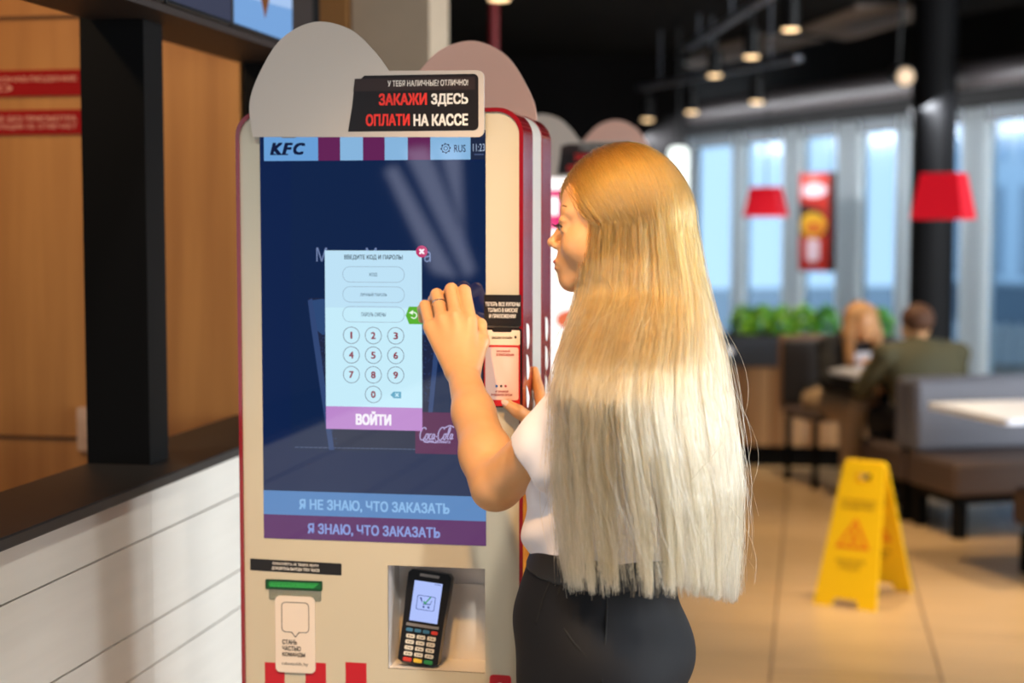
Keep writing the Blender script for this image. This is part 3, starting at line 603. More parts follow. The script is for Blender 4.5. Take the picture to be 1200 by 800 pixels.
    m.poly(fr, [(g[0] - .009, g[1] + .0045), (g[0] - .002, g[1] + .001), (g[0] - .001, g[1] + .0095)], P(.0034), 1)
    for k in range(2): m.poly(fr, rrect(g[0] + .010, g[1] - .005 + .007 * k, g[0] + .016, g[1] - .0008 + .007 * k, .0004, 1), P(.0034), 1)
    m.build('return_button', [C(90, 176, 50), C(236, 250, 230)], sg)

build_kiosk(0, 0, 'tall cream kiosk with red edges showing a keypad window, in front of the guest')
build_kiosk(0.0, 2.4, 'cream and red kiosk with a bright white and pink menu, farther back behind the guest', live=False)

# payment terminal standing in the niche
def terminal():
    g = K(486, 779); t = thing('payment_terminal', 'black payment terminal with a lit blue screen, standing in the niche of the kiosk', 'payment terminal', (g[0] + .002, YK + .012, g[1] - .001))
    t.rotation_euler = Euler((R(-11), R(6.0), 0), 'XYZ'); W, H, D = .040, .166, .026
    fr = (V(0, 0, 0), V(1, 0, 0), V(0, 0, 1))
    pts = [(-.037, .004), (-.03, 0), (.03, 0), (.037, .004), (.038, .09), (.040, .125), (.040, .16), (.034, .166), (-.034, .166), (-.040, .16), (-.040, .125), (-.038, .09)]
    MB().slab(fr, pts, -.026, 0).build('case', mat('terminal_black', (20, 18, 20), .3), t, world=False)
    m = MB().slab(fr, [(-.028, .071), (.028, .071), (.028, .149), (-.028, .149)], -.002, .0006, 0)
    m.poly(fr, [(-.026, .075), (.026, .075), (.026, .147), (-.026, .147)], .0009, 1)
    m.ring(fr, rrect(-.017, .096, .017, .122, .003, 3), rrect(-.016, .097, .016, .121, .0025, 3), .0009, .0012, 2)
    m.poly(fr, [(-.012, .118), (-.009, .118), (-.005, .106), (.009, .107), (.011, .115), (.010, .115), (.0085, .1085), (-.0055, .1075), (-.0095, .1168), (-.012, .1168)], .0012, 2)
    for x in (-.003, .006): m.poly(fr, disc(x, .102, .002, 12), .0012, 2)
    m.poly(fr, [(-.005, .111), (-.001, .106), (.009, .121), (.0065, .121), (-.001, .110), (-.003, .113)], .0014, 3)
    for k in range(4): m.poly(fr, rrect(.012 + .003 * k, .1435, .0138 + .003 * k, .145, .0002, 1), .0012, 2)
    m.build('screen', [M_blackmetal, glow((176, 194, 252)), glow((34, 52, 130)), glow((40, 150, 80))], t, world=False)
    MB().slab(fr, [(-.030, .0655), (.030, .0655), (.030, .0705), (-.030, .0705)], -.001, .003).build('card_slot_strip', mat('silver', (190, 180, 172), .3, metal=.8), t, world=False)
    MB().slab(fr, rrect(-.018, .1555, .018, .1605, .001, 2), -.001, .0016).build('contactless_bar', mat('silver'), t, world=False)
    k_ = MB(); mats = [mat('key_white', (226, 220, 208), .5), mat('key_blue', (60, 120, 160), .5), mat('key_red', (206, 60, 48), .5), mat('key_yellow', (228, 190, 60), .5), mat('key_green', (40, 140, 80), .5), M_dark]
    for j in range(4):
        for i in range(3):
            x, z = -.0195 + .0195 * i, .0475 - .0105 * j; k_.slab(fr, rrect(x - .0078, z - .0034, x + .0078, z + .0034, .002, 3), -.001, .0024, 0)
            k_.text(('123', '456', '789', '*0#')[j][i], fr, (x - .004, z - .0018, x - .0018, z + .0018), .0026, 5, .03); k_.poly(fr, rrect(x, z - .0009, x + .005, z + .0006, .0002, 1), .0026, 5)
    for i, c in enumerate((2, 3, 4)): k_.slab(fr, rrect(-.0273 + .0195 * i, .0022, -.0117 + .0195 * i, .0092, .002, 3), -.001, .0024, c)
    for i, c in enumerate((1, 1, 1, 2)): k_.slab(fr, rrect(-.029 + .0155 * i, .0555, -.017 + .0155 * i, .0615, .002, 3), -.001, .0024, c)
    k_.build('keypad', mats, t, world=False)
    MB().slab(fr, [(-.03, .01), (.03, .01), (.036, .15), (-.036, .15)], -.05, -.0262).build('holder', mat('holder_grey', (60, 58, 58), .4), t, world=False)
    return t
terminal()

# ------------------------------------------------------------------ dining side: glazed wall, pillar, ceiling gear
dW = ray(-166, 265); dW = V(dW[0], dW[1], 0); dW /= np.linalg.norm(dW); nW = V(dW[1], -dW[0], 0)       # along the glazing; outwards
W0 = atD(868, 265, 15.0); 
def onW(px, py, off=0.0): return atP(px, py, W0 + nW * off, nW)
def wx(px, off=0.0): return float(np.dot(onW(px, 300, off) - W0, -dW))                                       # metres along the glazing, to the right
frW = (V(W0[0], W0[1], 0), -dW, V(0, 0, 1))                                                               # frame normal points into the hall
if np.dot(np.cross(frW[1], frW[2]), nW) > 0: pass
ZT = 2.40
def glass_mat():
    m = bpy.data.materials.new('window_glass'); m.use_nodes = True; n = m.node_tree; n.nodes.clear()
    o = n.nodes.new('ShaderNodeOutputMaterial'); a = n.nodes.new('ShaderNodeBsdfTransparent'); g = n.nodes.new('ShaderNodeBsdfGlossy'); x = n.nodes.new('ShaderNodeMixShader')
    a.inputs[0].default_value = (0.66, 0.77, 0.86, 1); g.inputs['Roughness'].default_value = 0.2; x.inputs[0].default_value = 0.03
    n.links.new(a.outputs[0], x.inputs[1]); n.links.new(g.outputs[0], x.inputs[2]); n.links.new(x.outputs[0], o.inputs[0]); return m
M_glass = glass_mat(); M_mull = mat('pale_blind_strip', (240, 244, 246), 0.6, transl=.92); M_mulld = mat('grey_mullion', (92, 98, 104), 0.5); M_head = mat('grey_window_head', (64, 70, 76), 0.6)  # pale mullions and side frames made translucent to brighten with outside light
mull = [(808, 815, 1), (862, 873, 0), (922, 941, 0), (985, 1009, 0), (1055, 1067, 0), (1132, 1158, 0), (1226, 1240, 0), (1310, 1330, 0)]
for i, (a, b, dk) in enumerate(mull):
    xa, xb = wx(a), wx(b)
    struct(MB().slab(frW, [(xa, 0), (xb, 0), (xb, ZT), (xa, ZT)], -0.03, 0.04).build('trim_%d' % (i + 2), M_mulld if dk else M_mull))
for i in range(len(mull) - 1):
    xa, xb = wx(mull[i][1]), wx(mull[i + 1][0]); h = 0.07
    f = MB().slab(frW, [(xa, 0), (xb, 0), (xb, 0.10), (xa, 0.10)], -.04, .04).slab(frW, [(xa, ZT - .10), (xb, ZT - .10), (xb, ZT), (xa, ZT)], -.04, .04)
    f2 = MB().slab(frW, [(xa, .10), (xa + .03, .10), (xa + .03, ZT - .1), (xa, ZT - .1)], -.035, .035).slab(frW, [(xb - .03, .10), (xb, .10), (xb, ZT - .1), (xb - .03, ZT - .1)], -.035, .035)
    f = struct(f.build('window_%d' % (i + 1), M_head)); f2.build('side_frame', M_mull, f); MB().slab(frW, [(xa + .03, .10), (xb - .03, .10), (xb - .03, ZT - .1), (xa + .03, ZT - .1)], -.006, .006).build('pane', M_glass, f)
xl, xr = wx(800), wx(1330)
struct(MB().slab(frW, [(xl - 1.0, ZT), (xr, ZT), (xr, 3.05), (xl - 1.0, 3.05)], -.15, .15).build('beam_over_windows', mat('black_beam', (12, 10, 10), 0.75, spec=.2)))
pL = onW(808, 300); struct(MB().box((-4.5, 14.6, 0), (pL[0] + 0.05, 14.8, 3.05)).build('wall_far', mat('far_dark_wall', (15, 13, 14), 0.85, spec=.2)))
struct(MB().slab(frW, [(xl - 1.2, 0), (wx(808), 0), (wx(808), ZT), (xl - 1.2, ZT)], -.1, .1).build('wall_window_side', mat('far_dark_wall')))
struct(MB().box((-4.6, 5.2, 0), (-4.5, 14.8, 3.05)).build('wall_far_left', mat('far_dark_wall')))
pc = atD(1091.5, 300, 10.9); struct(MB().lathe((pc[0], pc[1], 0), [(.147, 0), (.147, 3.05)], 40).build('pillar_round', mat('dark_pillar_paint', (10, 10, 13), 0.7, spec=.2), smooth=True, angle=40))
wc = onW(985, 300, -1.0); lamp('AREA', 'window_head_light_strip', (wc[0], wc[1], 2.34), 210, (0.93, 0.97, 1.0), tuple(np.array([wc[0], wc[1], 2.34]) + nW * 1.0 - V(0, 0, .95)), shape='RECTANGLE', size=9.0, size_y=0.06)  # added strip lamp, no visible fixture, to brighten the mullions
# services under the ceiling
def duct(name, pts, r, m, label, cat): return tag(MB().tube(pts, r, 16).build(name, m, smooth=True, angle=50), label, cat)
M_duct = mat('dark_duct', (58, 53, 54), 0.45)
P1 = onW(812, 140, -0.6); P2 = onW(1240, 76, -0.6); zc = 2.46
duct('air_duct', [(P1[0], P1[1], 2.56), (P2[0], P2[1], 2.56)], .10, M_duct, 'long dark round air duct running above the windows', 'air duct')
def cpanel(pts, name, label, m, z=3.035):
    q = [atZ(x, y, z) for x, y in pts]; mm = MB(); n = len(q)
    P = [(p[0], p[1], z) for p in q] + [(p[0], p[1], z + .03) for p in q]
    mm.add(P, [tuple(range(n))[::-1], tuple(range(n, 2 * n))] + [(i, (i + 1) % n, n + (i + 1) % n, n + i) for i in range(n)]); return tag(mm.build(name, m), label, 'ceiling panel')
M_cp = mat('grey_ceiling_panel', (150, 138, 132), .8)
cpanel([(934, 36), (1004, 8), (1120, 8), (995, 48)], 'ceiling_panel', 'grey ceiling panel carrying the slotted vent', M_cp)
cpanel([(784, 78), (832, 57), (890, 42), (965, 47), (820, 80)], 'ceiling_panel', 'grey ceiling panel with the white round downlight, behind the track spots', M_cp)
cpanel([(655, 96), (700, 80), (770, 84), (730, 104)], 'ceiling_panel', 'grey ceiling panel above the head of the guest at the kiosk', mat('grey_ceiling_panel2', (110, 108, 110), .8))
vt = MB(); vq = [atZ(x, y, 3.03) for x, y in ((986, 28), (1052, 12), (1064, 17), (1004, 36))]
for k in range(5):
    a = vq[0] + (vq[3] - vq[0]) * (k / 5 + .03); b = vq[1] + (vq[2] - vq[1]) * (k / 5 + .03); a2 = vq[0] + (vq[3] - vq[0]) * (k / 5 + .12); b2 = vq[1] + (vq[2] - vq[1]) * (k / 5 + .12)
    P = [a, b, b2, a2]; vt.add([(p[0], p[1], z) for z in (3.015, 3.033) for p in P], [(3, 2, 1, 0), (4, 5, 6, 7)] + [(i, (i + 1) % 4, 4 + (i + 1) % 4, 4 + i) for i in range(4)])
tag(vt.build('ceiling_vent', mat('vent_grey', (150, 146, 150), .5)), 'slotted grey air vent in the ceiling panel at top right', 'vent')
pr = atD(578.5, 60, 9.0); tag(MB().tube([(pr[0], pr[1], 2.3), (pr[0], pr[1], 3.05)], .026, 14).build('red_pipe', mat('red_pipe_paint', (130, 20, 22), .4), smooth=True, angle=50), 'thin upright red pipe under the ceiling behind the kiosk topper', 'pipe')
def zAt(px, py, xy): d = ray(px, py); return EYE + d[2] * float(np.dot(xy, d[:2]) / np.dot(d[:2], d[:2]))
M_lens = mat('lamp_lens', (255, 220, 170), .3, emit=(255, 214, 160), estr=2.6); M_lensw = mat('lamp_lens_cool', (230, 240, 240), .3, emit=(225, 240, 240), estr=1.5)
def track(pa, pb, z, label):
    a = atZ(*pa, z); b = atZ(*pb, z); d = b - a; L = np.linalg.norm(d); ang = math.atan2(d[1], d[0]); c = (a + b) / 2
    m = MB().box(c - V(L / 2, .03, 0), c + V(L / 2, .03, .035), rot=ang, about=c, bev=.004)
    for k in (.15, .5, .85): q = a + d * k; m.tube([(q[0], q[1], z + .03), (q[0], q[1], 3.049)], .006, 6)
    return tag(m.build('lighting_track', mat('track_grey', (118, 122, 134), .4)), label, 'light track')
def spot(px, py_top, py, z, r, label, cool=False, group=None):
    p = atZ(px, py_top, z); zb = zAt(px, py, p[:2]); t = thing('track_spot', label, 'spotlight', (p[0], p[1], zb), group='small spotlights under the ceiling')
    MB().lathe((p[0], p[1], zb), [(r, 0), (r, .16), (r * .55, .18)], 20).build('housing', M_blackmetal, t, True, angle=40)
    if z - zb > .19: MB().tube([(p[0], p[1], zb + .175), (p[0], p[1], z)], .012, 8).build('stem', M_blackmetal, t)
    MB().lathe((p[0], p[1], zb - .012), [(r * .6, 0), (r * .9, .004), (r * .9, .013)], 20).build('lens', M_lensw if cool else M_lens, t); return t
track((805, 59.5), (930, -19), 2.85, 'pale grey light track slanting down from the top edge of the photo')
track((750, 106), (936, 71.5), 2.62, 'lower grey light track carrying three spots, nearer the windows')
spot(927, -17, 34, 2.85, .05, 'black spot with a glowing lens, nearest on the slanting light track')
spot(881, 12, 66, 2.85, .05, 'black spot with a glowing lens, middle of the three on the slanting light track')
spot(838, 39, 88, 2.85, .05, 'black spot with a glowing lens, farthest on the slanting light track')
spot(887, 80.7, 119, 2.62, .048, 'dim spot on the lower light track, rightmost of its three')
spot(811, 94.8, 131, 2.62, .048, 'dim spot on the lower light track, middle of its three')
spot(759, 104, 140, 2.62, .048, 'dim spot on the lower light track, leftmost of its three, above the guest')
spot(585, -60, -2, 2.85, .055, 'spot at the top edge above the kiosk topper, beside the red pipe')
p = atZ(797, 70, 3.03); t = thing('ceiling_downlight', 'round white downlight set in the grey ceiling panel', 'downlight', (p[0], p[1], 3.0)); MB().lathe((p[0], p[1], 3.0), [(.07, 0), (.08, .035)], 24).build('rim', M_blackmetal, t); MB().lathe((p[0], p[1], 2.99), [(.05, 0), (.062, .012)], 24).build('lens', M_lensw, t)
p = atD(1061, 90, 10.2); t = thing('wall_spot', 'larger tilted spot on the beam beside the round pillar, facing the hall', 'spotlight', tuple(p))
dd = (CAM - p); dd /= np.linalg.norm(dd); dd = dd + V(.35, 0, -.1); dd /= np.linalg.norm(dd)
MB().tube([p - dd * .2, p - dd * .16, p], [.035, .06, .065], 20).build('housing', M_blackmetal, t, True, angle=40); MB().tube([p, p + dd * .006], [.055, .04], 20).build('lens', mat('lamp_lens_dim', (200, 170, 140), .3, emit=(214, 180, 140), estr=.8), t)
MB().tube([p - dd * .15, (p[0] - .02, p[1], 3.05)], .012, 8).build('stem', M_blackmetal, t)
a = atD(783.5, 228, 12.4); b = atD(806.5, 172, 12.4); c = (a + b) / 2; wv = np.linalg.norm((b - a)[:2]); frL = (V(c[0], c[1], 0), V(math.cos(YAW), math.sin(YAW), 0), V(0, 0, 1))
t = thing('light_box', 'glowing white upright light box behind the hair of the guest', 'light box', (c[0], c[1], a[2])); MB().slab(frL, rrect(-wv / 2 - .01, a[2] - .01, wv / 2 + .01, b[2] + .01, .05, 6), -.08, -.004).build('case', M_blackmetal, t)
MB().slab(frL, rrect(-wv / 2, a[2], wv / 2, b[2], .045, 6), -.004, .004).build('light_panel', mat('light_panel', (250, 255, 250), .4, emit=(246, 255, 250), estr=1.6), t); MB().tube([(c[0], c[1], b[2] + .01), (c[0], c[1], 3.05)], .012, 8).build('rod', M_blackmetal, t)

# poster hanging at the glazing
a = onW(937, 317, -.4); b = onW(978, 201, -.4); xa, xb = wx(937, -.4), wx(978, -.4)
sg_ = 1.0 if np.dot(np.cross(frW[1], frW[2]), -nW) > 0 else -1.0
frP = (V(W0[0], W0[1], 0) - nW * .4, -dW, V(0, 0, 1)); H_ = b[2] - a[2]; Wd = xb - xa; X_ = lambda u: xa + Wd * u; Z_ = lambda v: a[2] + H_ * v
t = thing('hanging_poster', 'red and black poster with a yellow food picture hanging at the window', 'poster', ((a[0] + b[0]) / 2, (a[1] + b[1]) / 2, a[2]))
m = MB().slab(frP, [(X_(0), Z_(0)), (X_(1), Z_(0)), (X_(1), Z_(1)), (X_(0), Z_(1))], -.012, .012, 0)
e = .013 * sg_
for s_ in (sg_,):
    m.poly(frP, [(X_(.02), Z_(.01)), (X_(.86), Z_(.01)), (X_(.86), Z_(.99)), (X_(.02), Z_(.99))], .0135 * s_, 1)
    m.poly(frP, [(X_(.02), Z_(.36)), (X_(.80), Z_(.36)), (X_(.72), Z_(.62)), (X_(.02), Z_(.70))], .0145 * s_, 0)
    m.poly(frP, disc(X_(.42), Z_(.47), Wd * .38, 24, H_ * .13), .0155 * s_, 2); m.poly(frP, disc(X_(.46), Z_(.44), Wd * .26, 24, H_ * .06), .0165 * s_, 3)
    m.poly(frP, rrect(X_(.24), Z_(.10), X_(.62), Z_(.33), Wd * .08, 4), .0155 * s_, 4); m.poly(frP, disc(X_(.45), Z_(.82), Wd * .36, 24, H_ * .07), .0155 * s_, 4); m.poly(frP, disc(X_(.42), Z_(.93), Wd * .2, 20, H_ * .05), .0157 * s_, 5)
m.build('print', [mat('poster_black', (44, 22, 24), .5, transl=.5), mat('poster_orange_red', (190, 40, 26), .5, transl=.5), mat('poster_yellow', (226, 170, 40), .5, transl=.5), mat('poster_orange', (206, 110, 40), .5, transl=.5), mat('poster_white', (236, 214, 224), .5, transl=.5), mat('poster_pale_red', (206, 110, 100), .5, transl=.5)], t)
for u in (.1, .9):
    q = frP[0] + frP[1] * X_(u); MB().tube([(q[0], q[1], Z_(1) - .02), (q[0], q[1], 3.05)], .004, 6).build('wire', M_blackmetal, t)

# red pendant lamps: square flared shades
def pendant(x0, x1, y0, y1, xm, D, label):
    c = atD((x0 + x1) / 2, (y0 + y1) / 2, D); zt = atD(0, y0, D)[2]; zb = atD(0, y1, D)[2]; wd = (x1 - x0) / F_PX * D; th = R(16); side = wd / (math.cos(th) + math.sin(th)) / 2
    vd = math.atan2(c[0], c[1]); rz = -vd - th; t = thing('pendant_lamp', label, 'pendant lamp', (c[0], c[1], zb), rz, 'red pendant lamps over the tables')
    h = zt - zb; s1, s0 = side, side * .70; ins = .004; m = MB()
    def ringp(s, z): return [(-s, -s, z), (s, -s, z), (s, s, z), (-s, s, z)]
    P = ringp(s1, 0) + ringp(s0, h) + ringp(s0 - ins, h) + ringp(s1 - ins, 0); fs = []
    for k in range(4):
        a_, b_ = k * 4, ((k + 1) % 4) * 4; fs += [(a_ + i, a_ + (i + 1) % 4, b_ + (i + 1) % 4, b_ + i) for i in range(4)]
    m.add(P, fs); m.build('lamp_shade', mat('red_shade', (206, 8, 34), .55, emit=(200, 2, 24), estr=.45), t, world=False)
    MB().box((-s0, -s0, h - .012), (s0, s0, h - .006)).build('shade_top', mat('red_shade'), t, world=False); MB().tube([(0, 0, h - .01), (0, 0, 3.05 - zb)], .005, 8).build('cord', M_blackmetal, t, world=False)
    MB().lathe((0, 0, h * .35), [(.012, .07), (.03, .03), (.028, .0), (.01, -.012)][::-1], 16).build('bulb', mat('bulb', (255, 230, 190), .3, emit=(255, 220, 170), estr=3.0), t, world=False)
pendant(871, 924.5, 219, 254, 908, 10.9, 'smaller red lamp shade seen against the bright windows, left of the poster')
pendant(1067.5, 1144, 203, 257, 1127, 8.0, 'larger red lamp shade seen against the round dark pillar')

# ------------------------------------------------------------------ outside the glazing
struct(MB().slab((V(W0[0], W0[1], 0) + nW * .2, -dW, nW), [(-25, 0), (40, 0), (40, 60), (-25, 60)], -.15, -.1).build('street_paving', mat('paving', (150, 160, 170), .8, var=.1)))
def outbox(x0, x1, d0, d1, z0, z1, mb, mi=0):
    O = V(W0[0], W0[1], 0); P = [O - dW * x + nW * d + V(0, 0, z) for x in (x0, x1) for d in (d0, d1) for z in (z0, z1)]
    mb.add(P, [(0, 1, 3, 2), (4, 6, 7, 5), (0, 4, 5, 1), (2, 3, 7, 6), (0, 2, 6, 4), (1, 5, 7, 3)], mi)
t = thing('office_building', 'long pale glass fronted building across the street', 'building', tuple(V(W0[0], W0[1], 0) + nW * 20))
m = MB(); outbox(-24, 36, 20, 26, 0, 14, m); m.build('facade', mat('pale_facade', (206, 224, 238), .5), t)
m = MB()
for k in range(-24, 36, 3): outbox(k + .2, k + 2.6, 19.9, 20.05, 3.3, 5.8, m); outbox(k + .2, k + 2.6, 19.9, 20.05, 6.6, 9.2, m); outbox(k + .3, k + 2.5, 19.9, 20.05, .3, 2.6, m, 1)
m.build('window_band', [mat('facade_glass', (184, 210, 232), .2), mat('ground_floor_glass', (160, 176, 190), .25)], t)
t = thing('street_kiosk_block', 'blue grey annex with dark panels outside the right hand windows', 'building', tuple(V(W0[0], W0[1], 0) + nW * 12))
m = MB(); outbox(5.6, 16, 12, 16, 0, 5.2, m); m.build('wall', mat('annex_wall', (150, 172, 192), .5), t)
m = MB()
for k in range(6): outbox(6.0 + 1.6 * k, 6.7 + 1.6 * k, 11.95, 12.02, .4, 4.4, m)
m.build('dark_panel', mat('annex_panel', (96, 114, 134), .4), t)
bp = []
for k in range(7):
    p = atD(1163 + 16 * k, 404, 18.5); o = MB().lathe((p[0], p[1], -.1), [(.07, 0), (.07, .5), (.05, .55)], 14).build('street_bollard', mat('white_paint', (232, 238, 242), .5), smooth=True, angle=40)
    tag(o, 'white street bollard in a row outside the right hand windows', 'bollard', 'white bollards outside'); bp.append(o)
t = thing('street_fence', 'low dark fence outside along the street', 'fence', tuple(V(W0[0], W0[1], 0) + nW * 9)); m = MB()
outbox(-10, 3.0, 9, 9.06, .02, .62, m); m.build('panel', mat('fence_grey', (98, 116, 132), .6), t)
m = MB(); outbox(-10, 3.0, 8.98, 9.08, .62, .68, m); m.build('rail', mat('fence_rail', (150, 164, 176), .5), t)

# ------------------------------------------------------------------ planter with plants
py_ = 10.62; xa, xb = atY(835, 500, py_)[0], atY(1052, 500, py_)[0]
t = thing('planter_divider', 'wood slatted divider with a dark planter box on top and a black plinth', 'planter', ((xa + xb) / 2, py_, 0))
MB().box((xa + .03, py_ + .03, 0), (xb - .03, py_ + .37, .135)).build('plinth', M_black, t)
m = MB(); n_ = 16
for k in range(n_):
    x = xa + (xb - xa) * k / n_; m.box((x + .003, py_, .135), (x + (xb - xa) / n_ - .003, py_ + .4, .645), k % 3)
m.build('slatted_base', [mat('slat_oak', (178, 134, 92), .5), mat('slat_oak_light', (190, 148, 106), .5), mat('slat_oak_brown', (158, 114, 74), .5)], t)
m = MB().box((xa - .01, py_ - .01, .647), (xb + .01, py_ + .41, .835), bev=.004); m.build('planter_box', mat('planter_graphite', (62, 68, 78), .4), t)
MB().box((xa + .02, py_ + .02, .8352), (xb - .02, py_ + .38, .842)).build('soil', mat('soil', (50, 40, 30), .9), t)
lm = [mat('leaf_lime', (150, 196, 40), .45), mat('leaf_green', (90, 160, 40), .45), mat('leaf_deep', (46, 110, 34), .5)]
plx = (872, 893, 915, 942, 968, 1030)
for k, px in enumerate(plx):
    x = atY(px, 380, py_ + .2)[0]; m = MB(); rr_ = random.Random(k)
    for j in range(230):
        a_, e_, q = rr_.uniform(0, 6.28), math.acos(rr_.uniform(-.15, 1)), rr_.uniform(.55, 1) ** .6
        c = V(x + .085 * q * math.sin(e_) * math.cos(a_) * 1.15, py_ + .2 + .10 * q * math.sin(e_) * math.sin(a_), .865 + .165 * q * math.cos(e_) + .01)
        n1 = V(rr_.gauss(0, 1), rr_.gauss(0, 1), rr_.gauss(.3, 1)); n1 /= np.linalg.norm(n1); n2 = np.cross(n1, V(rr_.gauss(0, 1), rr_.gauss(0, 1), 1)); n2 /= np.linalg.norm(n2); l, w_ = rr_.uniform(.022, .04), .012
        s3 = np.cross(n1, n2); m.add([c - n1 * l, c + n2 * w_, c + n1 * l, c - n2 * w_, c + s3 * .004], [(0, 1, 4), (1, 2, 4), (2, 3, 4), (3, 0, 4)], (0 if rr_.random() < .5 else 1) if k not in (4, 5) else rr_.choice((1, 1, 2)))
    where = ['leftmost of the row', 'second from the left end of the row', 'third from the left end of the row', 'directly below the left edge of the hanging poster', 'beside the seated woman\'s head', 'between the seated woman and the round pillar'][k]
    tt = thing('potted_shrub', 'leafy green shrub in the planter box, ' + where, 'plant', (x, py_ + .2, .842), group='green shrubs in the planter box')
    m.build('foliage', lm, tt); MB().tube([(x, py_ + .2, .842), (x + .01, py_ + .2, .90), (x, py_ + .2, .95)], .008, 6).build('stem', mat('twig', (80, 64, 40), .8), tt)

# ------------------------------------------------------------------ booths, tables, chair
M_ups = mat('grey_upholstery', (112, 112, 122), .55, var=.08, vscale=60, bump=.1); M_upsd = mat('taupe_upholstery', (88, 70, 63), .6, var=.08, vscale=60, bump=.1)
RF = R(25); uF = V(-math.sin(RF), math.cos(RF), 0); vF = V(math.cos(RF), math.sin(RF), 0)
def bench(loc, rz, L, label):
    t = thing('booth_bench', label, 'bench', tuple(loc), rz, 'upholstered booth benches')
    MB().box((0, 0, .215), (L, .50, .385), bev=.02).build('seat', M_upsd, t, world=False)
    MB().box((.0, .40, .39), (L, .515, .76), bev=.022).build('backrest', M_ups, t, world=False)
    MB().box((.03, .05, .17), (L - .03, .49, .2145)).build('frame', M_black, t, world=False)
    for x in (.03, L - .09):
        for y in (.03, .42): MB().box((x, y, 0), (x + .06, y + .06, .1698)).build('leg', M_black, t, world=False)
    return t
A0 = atZ(1118, 634, 0)
bench(A0, RF, 1.5, 'grey booth bench facing the white table, back to back with the man\'s bench')
bench(A0 + uF * 1.04 + vF * 1.5, RF + math.pi, 1.5, 'booth bench the man in the green jacket sits on')
C0 = atZ(1183, 668, 0); bench(C0 + vF * 1.5 - uF * .0, RF + math.pi, 1.5, 'near booth bench of which only one end shows at the right edge')
def table(loc, rz, sx_, sy, z, label, rad=.03, leg=(.5, .5)):
    t = thing('dining_table', label, 'table', tuple(loc), rz, None)
    MB().slab((V(0, 0, 0), V(1, 0, 0), V(0, 1, 0)), rrect(0, 0, sx_, sy, rad, 5), z - .028, z).build('tabletop', mat('white_laminate', (222, 226, 240), .3), t, world=False)
    x, y = sx_ * leg[0], sy * leg[1]; MB().lathe((x, y, 0), [(.2, 0), (.2, .012), (.03, .03), (.03, z - .03), (.1, z - .028)], 24).build('pedestal', M_black, t, world=False); return t
q1 = atZ(1127, 471, .74); q2 = atZ(1178, 491, .74)
tl = np.linalg.norm((q2 - q1)[:2]); table(q2 * V(1, 1, 0), RF, 1.15, tl, .74, 'white table in front of the grey booth bench at the right edge')
table(V(.46, 9.22, 0) - vF * .2, RF, .55, .5, .735, 'small white table between the seated woman and the man')
p = atD(826, 400, 9.6); t = thing('round_table', 'white round table just showing beside the ends of the guest\'s hair', 'table', (p[0], p[1], 0)); MB().lathe((p[0], p[1], .80), [(.16, 0), (.17, .012), (.17, .03), (.165, .036)], 36).build('tabletop', mat('white_laminate'), t); MB().lathe((p[0], p[1], 0), [(.15, 0), (.15, .012), (.025, .03), (.025, .7995)], 24).build('pedestal', M_black, t)
cl = V(.13, 9.98, 0)
t = thing('dining_chair', 'dark chair with a brown framed back that the seated woman sits on', 'chair', tuple(cl), RF)
MB().box((-.22, -.22, .40), (.22, .22, .455), bev=.015).build('seat', M_upsd, t, world=False); MB().box((-.22, .19, .47), (.22, .235, .86), bev=.015).build('backrest', mat('dark_upholstery', (34, 28, 28), .6), t, world=False)
m = MB().box((-.235, .2355, .44), (.235, .255, .885), bev=.006); m.build('back_frame', mat('chair_wood', (118, 86, 62), .5), t, world=False)
for x in (-.2, .17):
    for y in (-.2, .19): MB().box((x, y, 0), (x + .03, y + .03, .3995)).build('leg', M_black, t, world=False)

